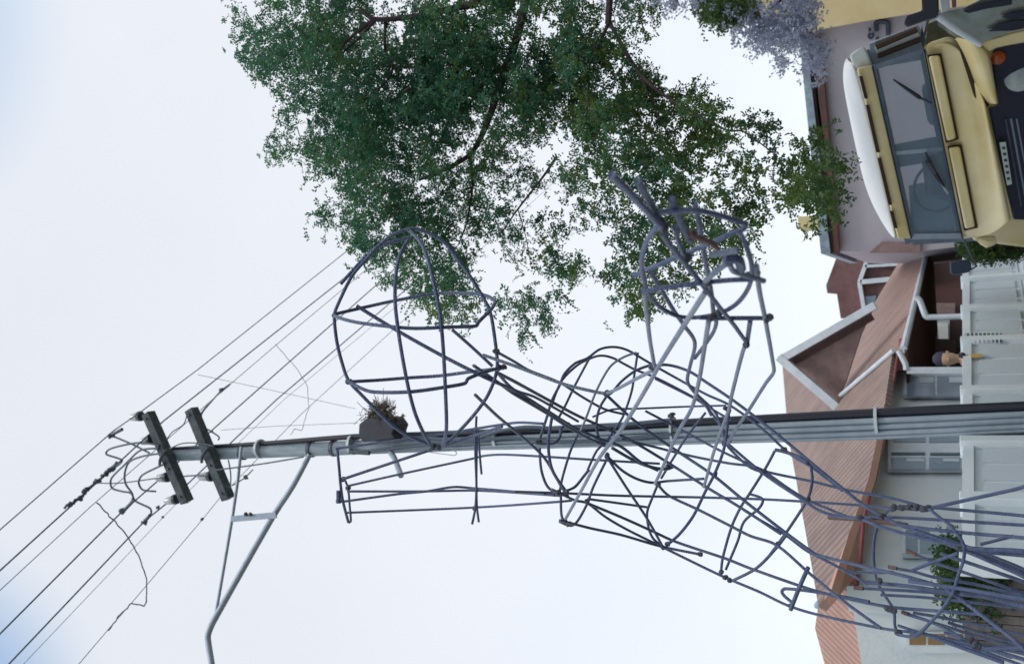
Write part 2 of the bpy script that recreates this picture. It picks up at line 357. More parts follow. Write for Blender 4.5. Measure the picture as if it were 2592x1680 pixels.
# torso
S = P
torso = rods('torso', [
 (S([(1397,1238),(1456,1266),(1487,1273),(1533,1308),(1588,1340),(1673,1382),(1825,1456),(1922,1497),(1993,1531),(2067,1554),(2230,1589),(2347,1605),(2464,1632),(2561,1663)], seg(.1)),),
 (S([(1253,888),(1300,914),(1339,937),(1417,968),(1475,1005),(1530,1035),(1580,1048)], seg(.2)),),
 (S([(1259,943),(1300,964),(1397,1017),(1463,1052),(1549,1091),(1611,1122),(1700,1176),(1786,1231),(1876,1285),(1977,1351)], seg(-.1)), .0066),
 (S([(903,774),(994,830),(1119,900),(1228,955),(1300,987),(1386,1040),(1456,1083),(1518,1110),(1572,1130),(1620,1168),(1665,1190)], lambda x, y: interp(x, [(900, 3.45), (1250, 3.4), (1450, 4.1), (1700, 4.3)])), .0068),
 (S([(1199,925),(1267,972),(1300,996),(1386,1047),(1450,1088),(1530,1128)], lambda x, y: interp(x, [(1200, 3.3), (1300, 3.6), (1530, 4.2)])),),
 (S([(1144,834),(1193,877),(1247,927)], lambda x, y: 3.42),),
 (S([(1259,943),(1300,985),(1350,1003),(1400,1030),(1463,1066)], seg(.15)),),
 (S([(1203,999),(1256,1050),(1300,1087),(1359,1138),(1385,1168),(1418,1226),(1438,1256)], seg(.1)),),
 (S([(1364,1118),(1384,1056),(1397,1013),(1417,974),(1428,947),(1456,919),(1487,906),(1518,884),(1553,878),(1588,886),(1642,917),(1700,950),(1786,997),(1845,1024),(1922,1079),(2000,1149),(2056,1183),(2133,1242)], seg(.3)),),
 (S([(1397,1026),(1405,1000),(1424,960),(1460,925),(1487,910),(1518,900),(1549,905),(1580,921),(1607,935),(1665,958),(1757,1006),(1810,1040),(1850,1062)], seg(.45)),),
 (S([(1490,910),(1456,974),(1428,1032),(1412,1060)], seg(.35)),),
 (S([(1615,892),(1613,900),(1607,939),(1599,989),(1584,1036),(1572,1063),(1533,1118),(1510,1141),(1487,1190)], seg(.3)),),
 (S([(1642,925),(1607,939),(1572,966),(1549,993),(1537,1001),(1518,1032),(1510,1067),(1512,1094),(1522,1126)], seg(-.1)),),
 (S([(1642,925),(1662,925),(1685,923),(1716,929),(1751,943),(1786,966),(1856,1013),(1922,1063),(1997,1123),(2056,1173),(2133,1236),(2192,1282),(2234,1306)], seg(0)), .0066),
 (S([(1658,958),(1767,1013),(1794,1036),(1825,1079),(1850,1120)], seg(.35)),),
 (S([(1740,970),(1767,1000),(1813,1048),(1837,1118),(1845,1133),(1895,1180),(1934,1196)], seg(.2)),),
 (S([(1500,1055),(1549,1036),(1611,1034),(1730,1029),(1837,1026)], seg(.5)), .005),
 (S([(1300,1244),(1436,1248),(1572,1254),(1767,1258),(1931,1263),(2056,1270),(2172,1278),(2328,1290)], seg(.4)),),
 (S([(1487,1262),(1560,1272),(1638,1283)], seg(.4)),),
 (S([(1417,1316),(1494,1336),(1572,1353),(1673,1382),(1771,1402)], seg(.0)),),
 (S([(1487,1273),(1572,1308),(1650,1343),(1712,1371),(1837,1413),(1900,1438),(2056,1492),(2149,1515),(2250,1535),(2367,1545),(2483,1554)], seg(.0)), .0064),
 (S([(1533,1149),(1572,1188),(1611,1211),(1650,1221),(1689,1217),(1782,1211)], seg(-.1)),),
 (S([(1537,1157),(1584,1231),(1638,1312),(1677,1382)], seg(-.1)),),
 (S([(1666,1227),(1693,1254),(1767,1289),(1852,1332),(1900,1356),(1966,1379),(2052,1453),(2133,1519),(2230,1589)], seg(-.15)),),
 (S([(1549,1133),(1611,1168),(1658,1184),(1689,1186),(1705,1180)], seg(0)), .0075),
 (S([(1572,1110),(1650,1129),(1747,1153),(1845,1172),(1907,1180),(1947,1195),(2056,1218),(2141,1239),(2250,1259),(2351,1286)], seg(.15)),),
 (S([(1537,1001),(1596,1056),(1650,1098),(1720,1145),(1806,1203),(1883,1266),(1992,1350),(2048,1391),(2067,1403),(2172,1430),(2289,1457),(2386,1484),(2421,1492)], seg(-.1)), .0066),
 (S([(1882,1290),(1908,1306),(1986,1352),(2040,1392),(2075,1410),(2141,1445),(2195,1477)], seg(.05)),),
 (S([(1634,1040),(1716,1083),(1817,1137),(1883,1168),(1935,1193),(1997,1236),(2048,1267),(2094,1286),(2153,1309),(2250,1321),(2281,1323)], seg(.1)),),
 (S([(1837,1118),(1935,1200),(2036,1267),(2075,1292),(2118,1305),(2180,1313),(2230,1333),(2328,1360),(2437,1383)], seg(-.05)), .0066),
 (S([(1366,1133),(1370,1188),(1386,1231),(1413,1250)], seg(.2)),),
 (S([(1397,1056),(1388,1118),(1393,1172),(1405,1203),(1432,1242)], seg(.0)), .0066),
 (S([(1440,1071),(1420,1085),(1417,1106),(1401,1122),(1358,1122)], seg(.1)),),
 (S([(1463,1098),(1444,1141),(1424,1207),(1417,1242)], seg(.2)),),
 (S([(1420,1246),(1420,1289),(1424,1312),(1440,1326)], seg(.1)),),
 (S([(1417,1320),(1452,1328),(1483,1281),(1502,1231),(1533,1168)], seg(.2)),),
 (S([(1432,1242),(1456,1231),(1479,1203),(1491,1188)], seg(-.05)),),
 (S([(1666,1223),(1650,1262),(1638,1297),(1642,1336),(1654,1363),(1677,1382)], seg(.1)),),
 (S([(1786,1044),(1740,1102),(1708,1153),(1673,1211)], seg(.4)),),
 (S([(1845,1044),(1833,1133),(1810,1196),(1786,1242),(1755,1305),(1720,1351),(1689,1378)], seg(-.1)), .0064),
 (S([(1961,1141),(1938,1184),(1899,1246),(1876,1281),(1852,1332),(1829,1413),(1825,1452)], seg(.1)),),
 (S([(1899,1250),(1930,1262),(1922,1285),(1883,1320),(1868,1367),(1837,1441)], seg(.2)),),
 (S([(1992,1351),(1965,1386),(1915,1437),(1856,1468)], seg(-.1)), .0064),
 (S([(1962,1138),(1982,1142),(2017,1154),(2048,1173)], seg(0)), .0075),
 (S([(2052,1177),(2056,1216),(2044,1263),(1997,1337),(1970,1375),(1940,1415)], seg(0)),),
 (S([(2046,1435),(2024,1484),(2001,1543)], seg(-.15)), .0085),
 (S([(2009,1527),(1986,1508),(1979,1496),(1988,1489),(2056,1496),(2149,1512),(2200,1522)], seg(-.1)), .0068)], fig)
knots([at(x, y, interp(x, DT)) for (x, y) in ((1364,1118),(1413,1247),(1432,1244),(1487,1268),(1677,1384),(1689,1376),(1666,1225),(1690,1180),(1771,1402),(1845,1040),(1837,1033),(1833,1122),(1935,1192),(1929,1194),(2045,1264),(1970,1376),(1837,1460),(1846,1468),(1825,1448),(1427,1318),(1440,1326),(1526,1122),(1537,1152),(1782,1229),(2001,1533),(1986,1137),(2048,1172),(1810,1200))], torso, .012)
# hips and legs
def leg(off=0): return lambda x, y: interp(x, DT)+off
FA, FB = Vector((-.75, 3.55, .02)), Vector((-1.25, 3.45, .02))
def legrod(pts, off, foot, r=RR, m=None):
    p3 = P(pts, leg(off)); e = p3[-1]; prev = p3[-2]
    if foot is not None:
        d = (e-prev).normalized(); p3.append(e+d*.12)
        j = Vector((random.uniform(-.1, .1), random.uniform(-.12, .12), 0))
        q = p3[-1]; tgt = Vector((q.x*.55+foot.x*.45, q.y*.6+foot.y*.4, 0))+j; tgt.z = .0
        p3.append(tgt)
    return (p3, r, m or M['rebar'])
hips = rods('hip_ring', [(P([(2351,1286),(2378,1309),(2405,1329),(2437,1372),(2440,1410),(2425,1457),(2413,1496),(2390,1535),(2359,1570),(2316,1609),(2273,1605)], leg(-.12)),),
  (P([(2273,1605),(2265,1582),(2262,1543),(2238,1504),(2219,1469),(2211,1410),(2215,1352),(2230,1313),(2258,1286),(2300,1280)], leg(.25)),),
  (P([(2098,1309),(2180,1314),(2297,1329)], leg(.0)), .009, M['rust'])], fig)
legA = rods('leg', [legrod([(2351,1286),(2565,1239)], -.05, FA, .0066), legrod([(2363,1284),(2565,1302)], 0, FA), legrod([(2180,1310),(2269,1309),(2565,1327)], 0, FA),
  legrod([(2234,1306),(2285,1329),(2444,1348),(2565,1358)], -.05, FA, .0064), legrod([(2316,1348),(2425,1383),(2565,1438)], .05, FB, .0075), legrod([(2270,1325),(2437,1383),(2565,1392)], -.05, FA, .0075),
  (P([(2483,1377),(2565,1356)], leg(.1)),), legrod([(2316,1342),(2430,1376),(2565,1428)], .12, FB)], fig)
legB = rods('leg', [legrod([(2300,1395),(2363,1422),(2444,1449),(2565,1492)], .1, FB), legrod([(2254,1436),(2308,1445),(2367,1461),(2464,1477),(2565,1500)], .05, FB),
  (P([(2308,1443),(2363,1422),(2425,1399)], leg(-.1)),), (P([(2141,1445),(2211,1449),(2260,1447)], leg(.1)),),
  legrod([(2195,1473),(2308,1484),(2386,1496),(2483,1508),(2565,1527)], 0, FB, .0078), legrod([(2168,1488),(2289,1494),(2425,1504),(2565,1516)], .05, FB), legrod([(2390,1484),(2483,1554),(2565,1617)], -.1, FB, .0078),
  (P([(2289,1550),(2367,1578),(2456,1624),(2491,1640)], leg(0)),), legrod([(2312,1550),(2405,1566),(2565,1601)], .1, FB), legrod([(2289,1552),(2386,1582),(2483,1613),(2565,1636)], .05, FB),
  legrod([(2273,1582),(2367,1613),(2464,1640),(2565,1675)], .1, FB), (P([(2464,1644),(2600,1638)], leg(-.05)), .0085), legrod([(2464,1632),(2540,1640),(2600,1650)], 0, FB, .007)], fig)
legC = rods('rod_bundle', [legrod([(2230,1505),(2350,1512),(2565,1535)], .12, FB), legrod([(2380,1400),(2470,1430),(2565,1462)], .15, FB, .0072), legrod([(2300,1470),(2440,1490),(2565,1511)], -.12, FB, .0072),
  legrod([(2400,1575),(2480,1600),(2565,1625)], .1, FB), legrod([(2430,1620),(2500,1642),(2565,1660)], -.05, FB, .0074), legrod([(2390,1600),(2480,1630),(2565,1648)], .05, FB), legrod([(2437,1384),(2500,1396),(2565,1402)], .0, FA, .0075),
  legrod([(2330,1350),(2440,1392),(2565,1446)], .0, FB, .0072), (P([(2330,1600),(2440,1640),(2540,1676)], leg(-.1)), .0074)], fig)
for (x, y, x2, y2, pr) in ((2298,1393,2320,1404,legB), (2252,1435,2270,1438,legB), (2165,1488,2185,1489,legB), (2286,1549,2300,1553,legB)):
    MB().tube([at(x-3, y-1, interp(x, DT)), at(x2, y2, interp(x2, DT))], .0074).build('rusty_rod_end', M['rust'], pr)
knots([at(x, y, interp(x, DT)-.05) for (x, y) in ((2351,1284),(2340,1288),(2318,1284),(2300,1284),(2280,1284),(2262,1285),(2437,1382),(2432,1388),(2421,1492),(2415,1496),(2248,1540),(2262,1545),(2457,1620),(2470,1628),(2480,1636),(2273,1600),(2225,1470),(2234,1306),(2180,1312))], hips, .014)

# ------------------------------------------------------------------ utility pole
PY = 8.2
top = atY(428, 1152, PY); bot = atY(2600, 1060, PY); d_ = (top-bot).normalized()
base = bot-d_*(bot.z/d_.z); pole = empty('utility_pole', base, 'tall grey utility pole with two dark crossarms and strapped cables', 'utility pole')
def pp(x, off=0, fwd=0):             # point on the pole axis level with picture column x
    a, b = atY(x, 1000, PY), atY(x, 1200, PY)
    # intersect the picture column with the pole axis
    n = (a-CAM).cross(b-CAM); t = (CAM-base).dot(n)/d_.dot(n)
    side = (b-a).normalized(); return base+d_*t+side*off+Vector((0, -1, 0))*fwd
rb, rt = .086, .066
shaft = MB().tube([base-d_*.5, base+d_*1.5, pp(1500), top], [rb, rb, .076, rt], 20, 0).build('shaft', M['pole'], pole)
mb = MB(); mb.tube([base-d_*.2-Vector((-.085, .06, 0))*1, pp(2400, -.10, .05), pp(1800, -.094, .05), pp(1300, -.088, .04), pp(1030, -.10, .03), pp(900, -.11, .03), pp(660, -.085, .03), pp(440, -.075, .02)], [.038, .038, .036, .033, .030, .028, .022, .016], 10, 4)
mb.build('black_conduit', M['blackpipe'], pole)
for k, (o_, r_) in enumerate(((-.045, .022), (.0, .020), (.045, .020), (.075, .014))):
    MB().tube([pp(2640, o_, .085), pp(2200, o_+.004*k, .085), pp(1800, o_, .085), pp(1300, o_*.8, .085), pp(1000+60*k, o_*.7, .07)], [r_, r_, r_*.9, r_*.8, r_*.5], 8, 4).build('cable', M['conduit'], pole)
for k, pts in enumerate((([(1020,1106),(1100,1110),(1190,1112),(1260,1092),(1330,1080),(1420,1084),(1520,1079),(1700,1062)]), ([(940,1141),(1060,1128),(1180,1118),(1290,1108),(1420,1118),(1560,1112),(1700,1098)]))):
    MB().tube([atY(x, y, PY-.13) for x, y in pts], .016, 8, 4).build('loose_cable', M['jumper'], pole)
def band(x, w, m=M['strap'], r=.115):
    a, b = pp(x, -.03, .02), pp(x+w, -.03, .02)
    v = MB(); v.tube([a, b], r, 18, 0); v.build('strap', m, pole)
for (x, w) in ((660, 5), (893, 6), (1258, 7), (2216, 8), (1705, 5)): band(x, w, r=.118 if x > 1500 else .10)
def crossarm(p0, p1, ins):
    a, b = atY(*p0, PY-.13), atY(*p1, PY-.13); ax = (b-a)/2; u = ax.normalized(); w = Vector((0, 1, 0)); w = (w-u*w.dot(u)).normalized(); v = u.cross(w)
    ca = MB().box((a+b)/2, ax, w*.055, v*.052).build('crossarm', M['timber'], pole, bevel=.006)
    MB().tube([(a+b)/2-w*.06+v*.09-u*.05, (a+b)/2-w*.10, (a+b)/2-w*.06-v*.09+u*.05], .016).build('bolt_plate', M['darkmetal'], ca)
    for q in (.06, .38, .62, .93):
        c = a+(b-a)*q; MB().tube([c-w*.075, c+w*.075], .012).build('bolt', M['darkmetal'], ca)
    for (dx, dy, c_x, c_y, tx, ty) in ins:
        D = atY(dx, dy, PY-.13); U = atY(c_x, c_y, PY-.13); T = atY(tx, ty, PY-.13); s = (U-D).normalized()
        MB().tube([T, D], .010).build('insulator_pin', M['darkmetal'], ca)
        i_ = MB().tube([D-s*.028, D-s*.02, D+s*.012, D+s*.022], [.035, .056, .056, .034], 16, 0).build('insulator', M['darkmetal'], ca)
        MB().tube([D+s*.022, D+s*.03, U, U+s*.045, U+s*.055, U+s*.09], [.045, .05, .046, .040, .02, .012], 16, 0).build('porcelain_cup', M['porc'], ca)
    return ca
crossarm((375,1045), (474,1270), [(354,1053,342,1055,374,1048), (380,1112,368,1115,397,1110), (422,1207,409,1209,445,1203), (444,1263,431,1266,470,1262)])
crossarm((484,1035), (578,1262), [(532,1205,516,1206,556,1200)])
# lamp bracket
br = MB().tube([atY(784,1150,PY-.08), atY(742,1229,PY-.2), atY(692,1305,PY-.3), atY(541,1570,PY-.75), atY(529,1597,PY-.8), atY(526,1615,PY-.82), atY(536,1680,PY-.9), atY(548,1760,PY-1.0)], [.026, .028, .030, .032, .031, .030, .030, .030], 12, 3).build('lamp_bracket', M['galv'], pole)
MB().tube([atY(611,1130,PY-.1), atY(602,1215,PY-.2), atY(588,1310,PY-.32), atY(543,1572,PY-.75)], .017, 10, 0).build('stay_bar', M['galv'], br)
a, b = atY(586,1313,PY-.34), atY(699,1303,PY-.34); ax = (b-a)/2; w = Vector((0, 1, 0)); v = ax.normalized().cross(w).normalized()
MB().box((a+b)/2, ax, w*.008, v*.03).build('brace_plate', M['galv'], br)
for x in (622, 634): MB().blob(atY(x, 1301, PY-.36), .022).build('plate_bolt', M['darkmetal'], br)
hd_ = at(548, 1760, 7.2)
lb = atY(548,1760,PY-1.0); MB().tube([lb, lb+Vector((-.25, -.1, .02)), lb+Vector((-.7, -.25, .0))], [.05, .11, .07], 12, 3).build('lamp_head', M['galv'], br)
for (x, y0) in ((612, 1140), (785, 1148), (842, 1145)):
    MB().tube([pp(x, 0, 0), pp(x+7, 0, 0)], .082, 18, 0).build('clamp', M['darkmetal'], pole)
# box with funnel on the pole, peg
BY = PY-.22
pts = [(908,1073),(927,1058),(985,1060),(999,1080),(993,1098),(1001,1110),(918,1119),(907,1104)]
MB().prism([atY(x, y, BY) for x, y in pts], Vector((0, .26, 0))).build('junction_box', mat('dark_blue_grey_box', (.018, .036, .055), .6, 0, (.03, .018, .028), 9), pole, bevel=.012)
MB().tube([atY(990,1146,PY-.1), atY(999,1160,PY-.2), atY(1015,1203,PY-.45)], [.03, .026, .028], 10, 0).build('step_peg', M['galv'], pole)
MB().tube([atY(885,1143,PY-.12), atY(935,1146,PY-.12)], .022, 8, 0).build('cable_clamp', M['darkmetal'], pole)
MB().tube([atY(1062,1140,PY-.1), atY(1150,1152,PY-.16), atY(1156,1146,PY-.16), atY(1145,1136,PY-.1)], .004, 6, 4).build('loose_wire', M['thinwire'], pole)
# nest of twigs
nb = MB(); cN = atY(958, 1050, BY+.12)
for k in range(420):
    u = random.random(); px = random.gauss(960, 22-10*u); py = 1062-u*38+random.gauss(0, 3)
    p = atY(px, py, BY+.13+random.gauss(0, .05)); q = p+Vector((random.gauss(0, .05), random.gauss(0, .05), random.gauss(0, .05)))
    nb.tube([p, q], .0028, 4, 0)
for (ax_, ay, bx, by) in ((970,1040,975,1016),(965,1035,968,1022),(980,1044,996,1032),(996,1034,1000,1030),(975,1050,990,1040),(1000,1062,1018,1055),(1010,1058,1022,1048),(995,1058,1012,1057)):
    for _ in range(9):
        g_ = lambda: random.gauss(0, 2.6)
        nb.tube([atY(ax_+g_(), ay+g_(), BY+.1), atY(bx+g_(), by+g_(), BY+.1)], .0035, 4, 0)
tag(nb.build('bird_nest', M['nest']), 'ragged nest of brown twigs on top of the dark box halfway up the pole', 'nest')
# jumper cables around the crossarms
def jc(pts, r=.011, y=PY-.2, m=None, nm='jumper_cable'): return MB().tube([atY(a, b, y) for a, b in pts], r, 8, 4).build(nm, m or M['jumper'], pole)
jc([(403,1127),(356,1120),(309,1127),(276,1137),(269,1149),(295,1158),(309,1165),(299,1177),(285,1184)])
jc([(410,1147),(366,1153),(328,1168),(316,1196),(318,1224),(337,1257),(314,1291)])
jc([(400,1134),(356,1139),(328,1163),(314,1177),(282,1210),(283,1234),(309,1243),(332,1248),(342,1267),(380,1286),(382,1300),(366,1319)])
jc([(416,1174),(361,1201),(351,1220),(361,1239),(394,1243)])
jc([(378,1146),(337,1125),(280,1101)])
jc([(247,1222),(304,1222),(408,1208)], .007); jc([(465,1205),(490,1203),(516,1203)], .008)
jc([(583,971),(560,988),(531,1021),(510,1049),(515,1078),(536,1092),(555,1106),(552,1113)], .008, PY)
jc([(581,975),(550,1000),(520,1030),(505,1050)], .006, PY)
jc([(474,1045),(465,1073),(437,1092),(422,1111)], .006); jc([(545,1189),(602,1182),(673,1172),(768,1156)], .008)
jc([(578,1163),(584,1200),(583,1234)], .007); jc([(430,1135),(460,1122),(500,1121),(540,1128)], .007)
jc([(588,1228),(602,1220),(620,1208),(640,1188)], .007)
kb = MB()
for (x, y, r) in ((309,1292,.035),(366,1321,.032),(285,1184,.035),(252,1216,.022),(258,1205,.022),(281,1102,.035),(561,987,.025),(512,1313,.018),(400,1284,.02),(536,1092,.016),(622,1208,.024),(412,1308,.014)):
    MB().blob(atY(x, y, PY-.2), r, rough=.4).build('line_clamp', M['darkmetal'], pole)
for (x, y, x2, y2) in ((280,1101,309,1086),(314,1291,340,1264),(366,1319,380,1303),(285,1184,296,1170)): MB().tube([atY(x, y, PY-.2), atY(x2, y2, PY-.2)], .02, 8, 0).build('clamp_sleeve', M['darkmetal'], pole)
# power lines: level wires at crossarm height, crossing overhead
zt = atY(410, 1150, PY).z
def line(pts, r, label, dz=0, m=None, name='power_line'):
    p3 = [atZ(x, y, zt+dz) for x, y in pts]
    for k in range(1, len(p3)): pass
    d0 = (p3[0]-p3[1]).normalized(); d1 = (p3[-1]-p3[-2]).normalized()
    p3 = [p3[0]+d0*25]+p3+[p3[-1]+d1*7]
    o = MB().tube(p3, r, 6, 0).build(name, m or M['wire']); return tag(o, label, 'power line', 'power lines across the sky')
line([(0,1340),(288,1089),(345,1050),(501,935),(900,618),(1100,460)], .006, 'overhead wire at the insulator on the crossarm tip farthest from the lamp bracket')
line([(0,1443),(174,1285),(290,1180),(414,1065),(672,861),(870,705),(1150,490)], .008, 'dark overhead wire carrying the long twisted splice beside the pole top')
line([(0,1493),(231,1280),(380,1150),(536,1012),(700,872),(900,705)], .0045, 'thin overhead wire next below the spliced wire', 0, M['thinwire'])
line([(0,1603),(301,1302),(408,1209),(538,1087),(700,944),(920,750)], .008, 'overhead wire reaching the white insulator just past the pole on the upper crossarm')
line([(22,1680),(366,1318),(431,1266),(597,1108),(700,1011),(960,790)], .008, 'overhead wire at the upper crossarm insulator nearest the lamp bracket')
line([(59,1680),(414,1307),(520,1200),(720,1010),(985,790)], .003, 'faintest overhead wire, beside the wire of the last insulator', -.1, M['thinwire'])
line([(199,1680),(274,1592),(333,1525),(514,1312),(560,1255),(760,1050),(1000,830)], .004, 'lowest thin overhead wire, crossing behind the lamp bracket brace', -.35, M['thinwire'])
def curly(pts, r, dz, label, turns=30, amp=.004):
    p3 = [atZ(x, y, zt+dz) for x, y in pts]
    q = []
    for i in range(len(p3)-1):
        for k in range(6): q.append(p3[i].lerp(p3[i+1], k/6)+Vector([random.gauss(0, amp) for _ in range(3)]))
    q.append(p3[-1]); o = MB().tube(q, r, 6, 2).build('hanging_wire', M['wire']); return tag(o, label, 'wire')
curly([(247,1272),(285,1313),(323,1356),(350,1404),(371,1463),(371,1517),(366,1533),(333,1525),(300,1560),(274,1595)], .007, -.1, 'curly loose wire drooping in a long arc beyond the pole top and crossarms')
curly([(697,872),(745,925),(778,975),(782,1030),(764,1089),(745,1085),(735,1100)], .004, -.1, 'thin curly loose wire drooping between the wires behind the sculpture head', amp=.004)
sp = MB(); q = []
for k in range(60):
    t = k/59; c = atZ(167+118*t, 1286-102*t, zt); q.append(c+Vector([random.gauss(0, .012) for _ in range(3)]))
sp.tube(q, .013, 6, 0)
for k in (5, 17, 22, 40, 52, 56): sp.blob(q[k], .03)
tag(sp.build('wire_splice', M['jumper']), 'lumpy twisted splice wound round the dark overhead wire', 'splice')
tag(MB().tube([atZ(501,948,zt-.1), atZ(700,990,zt-.1), atZ(900,1034,zt-.1)], .003, 5, 0).build('stay_wire', M['thinwire']), 'hair-thin wire slanting from the outermost wire toward the twig nest', 'wire')
tag(MB().tube([atY(560,1088,PY+.3), atY(700,1078,PY+.3), atY(905,1070,PY+.1)], .003, 5, 0).build('stay_wire', M['thinwire']), 'hair-thin wire running down beside the pole to the dark box', 'wire')

# ------------------------------------------------------------------ foliage
def sprays(centres, dirs, n_pairs, L_, lw, out_, mesh_name, m, parent, leaflen, droop=.3):
    """feathery leaves: each centre carries a stalk of paired leaflets (one rhombus each)"""
    n = len(centres); c = np.array(centres); d = np.array(dirs); d /= np.linalg.norm(d, axis=1)[:, None]
    up = rng.normal(size=(n, 3)); side = np.cross(d, up); side /= np.linalg.norm(side, axis=1)[:, None]; nrm = np.cross(side, d)
    V = []; 
    Ls = L_*rng.uniform(.6, 1.25, n)
    for k in range(n_pairs):
        t = (k+.5)/n_pairs
        base_ = c+d*(Ls*t)[:, None]+np.array([0, 0, -1])*(droop*Ls*t*t)[:, None]
        ll = leaflen*(1-.5*abs(t-.45))*rng.uniform(.45, 1.35, n)
        for sgn in (-1, 1):
            ld = side*sgn*rng.uniform(.5, 1.1, n)[:, None]+d*rng.normal(.45, .4, n)[:, None]+nrm*rng.normal(0, .55, n)[:, None]; ld /= np.linalg.norm(ld, axis=1)[:, None]
            wv = np.cross(ld, nrm+side*rng.normal(0, .6, n)[:, None]); wv /= np.linalg.norm(wv, axis=1)[:, None]
            tip = base_+ld*ll[:, None]; mid = base_+ld*(ll*.45)[:, None]
            V.append(np.stack([base_, mid+wv*lw, tip, mid-wv*lw], 1))
    V = np.concatenate(V, 0).reshape(-1, 3); nf = len(V)//4
    me = bpy.data.meshes.new(mesh_name); me.vertices.add(len(V)); me.vertices.foreach_set('co', V.astype(np.float32).ravel())
    me.loops.add(nf*4); me.loops.foreach_set('vertex_index', np.arange(nf*4, dtype=np.int32))
    me.polygons.add(nf); me.polygons.foreach_set('loop_start', np.arange(0, nf*4, 4, dtype=np.int32)); me.polygons.foreach_set('loop_total', np.full(nf, 4, dtype=np.int32))
    me.update(); me.validate(); me.materials.append(m)
    o = bpy.data.objects.new(mesh_name, me); C.objects.link(o)
    if parent is not None: o.parent = parent; o.matrix_parent_inverse = Matrix.Translation(-Vector(parent.location))
    return o
K_ = 2592/2380
tree = empty('feathery_tree', (4.6, 6.6, 0), 'large green tree with fine feathery leaves hanging behind the cage head', 'tree')
blobs = [(700,80,140,110,1.0,6.8),(900,150,220,170,1.5,6.8),(1150,120,200,170,1.5,6.5),(1400,50,110,80,1.1,6.3),(1350,210,170,120,1.5,6.2),(820,330,100,120,1.1,7.0),(690,200,60,90,.9,7.0),
 (950,420,150,130,1.3,6.7),(900,540,95,110,1.2,6.8),(1000,600,80,110,1.2,6.6),(1055,700,60,75,1.1,6.5),(1150,560,80,60,.6,6.5),(1160,430,80,80,.7,6.5),(1230,660,65,70,.55,6.4),(1245,735,28,45,.6,6.4),
 (1290,490,110,100,.5,6.4),(1500,300,150,110,1.05,6.0),(1600,300,110,80,.6,5.9),(1400,390,60,100,.55,6.1),(1500,450,90,100,1.05,5.8),(1560,560,110,90,.85,5.8),(1465,610,60,60,.9,5.9),(1480,690,30,40,.5,5.9),
 (1650,430,120,110,.42,5.6),(1720,320,90,50,.4,5.5),(1760,420,110,90,.32,5.4),(1700,520,80,45,.8,5.6),(1870,400,70,55,1.0,5.2),(1915,440,50,60,1.1,5.1),(1900,330,40,40,.5,5.2),(560,50,28,60,.6,7.2),(645,335,14,28,.8,7.2),(722,320,14,34,.8,7.2),(750,500,22,26,.3,7.0),(600,140,22,30,.3,7.2),(1040,230,260,160,.7,6.4),(1650,260,60,30,.35,5.7),(1320,610,50,30,.3,6.2),(820,260,130,150,.6,6.9)]
cs = []; ds = []; hubs = []
wts = np.array([a*b*w for (_, _, a, b, w, _) in blobs]); NSP = 13000
# foliage gathers on twigs: sprays radiate from twig nodes so clumps and gaps appear
for (bx, by, rx, ry, w, dd), wt in zip(blobs, wts/wts.sum()):
    nn = max(4, int(NSP*wt/13))
    for _ in range(nn):
        r = math.sqrt(random.random())*1.0; an = random.uniform(0, 2*math.pi)
        x, y = (bx+math.cos(an)*r*rx*1.02)*K_, (by+math.sin(an)*r*ry*1.02)*K_
        h = at(x, y, dd+random.gauss(0, .35)); hubs.append(h)
        for _ in range(random.choice((7, 10, 13, 16, 19))):
            dv = Vector((random.gauss(-.35, .7), random.gauss(-.1, .7), random.gauss(-.15, .6)))
            cs.append(tuple(h+Vector([random.gauss(0, .045) for _ in range(3)]))); ds.append(tuple(dv))
M['leaf2'] = leafmat('olive_green_leaves', [(.022, .065, .025), (.05, .11, .03), (.10, .17, .035), (.17, .22, .05)], .5)
ca_ = np.array(cs); da_ = np.array(ds); pjx = (ca_-np.array(CAM)) @ np.array(cx_)/((ca_-np.array(CAM)) @ np.array(F))*FP+1296
sel = pjx+rng.normal(0, 330, len(ca_)) > 1480
cr = sprays(ca_[~sel], da_[~sel], 8, .105, .0064, None, 'crown', M['leaf'], tree, .027)
sprays(ca_[sel], da_[sel], 7, .085, .0072, None, 'crown', M['leaf2'], tree, .026)
def limb(pts, r0, r1, d0, d1, parent=tree, nm='branch'):
    n = len(pts); p3 = [at(x, y, d0+(d1-d0)*i/(n-1)) for i, (x, y) in enumerate(pts)]
    return MB().tube(p3, [r0+(r1-r0)*i/(n-1) for i in range(n)], 8, 4).build(nm, M['bark'], parent)
T0 = Vector((4.6, 6.6, 0))
fork = Vector((4.3, 6.6, 3.0)); MB().tube([T0-ZZ*.1, T0+Vector((-.05, 0, 1.5)), fork, Vector((4.0, 6.7, 5))], [.24, .19, .16, .10], 12, 4).build('trunk', M['bark'], tree)
def bough(pts, r0, r1, d0, d1):
    n = len(pts); p3 = [at(x, y, d0+(d1-d0)*i/(n-1)) for i, (x, y) in enumerate(pts)]
    st = fork+Vector((0, 0, random.uniform(0, 1.5)))
    return MB().tube([st, st.lerp(p3[0], .5)+Vector((0, 0, .25))]+p3, [r0*1.6, r0*1.2]+[r0+(r1-r0)*i/(n-1) for i in range(n)], 8, 4).build('branch', M['bark'], tree)
bough([(1225,-30),(1200,8),(1161,19),(1044,43),(947,49),(912,23)], .030, .012, 6.3, 6.4)
bough([(1543,-40),(1543,0),(1539,62)], .022, .018, 5.7, 5.8)
bough([(1330,-30),(1310,90),(1265,220),(1239,296),(1216,350),(1188,393),(1122,432),(1060,455)], .030, .010, 6.2, 6.4)
limb([(947,49),(900,85),(870,113),(850,150)], .014, .006, 6.4, 6.6); limb([(950,52),(905,100),(860,140)], .012, .005, 6.4, 6.5)
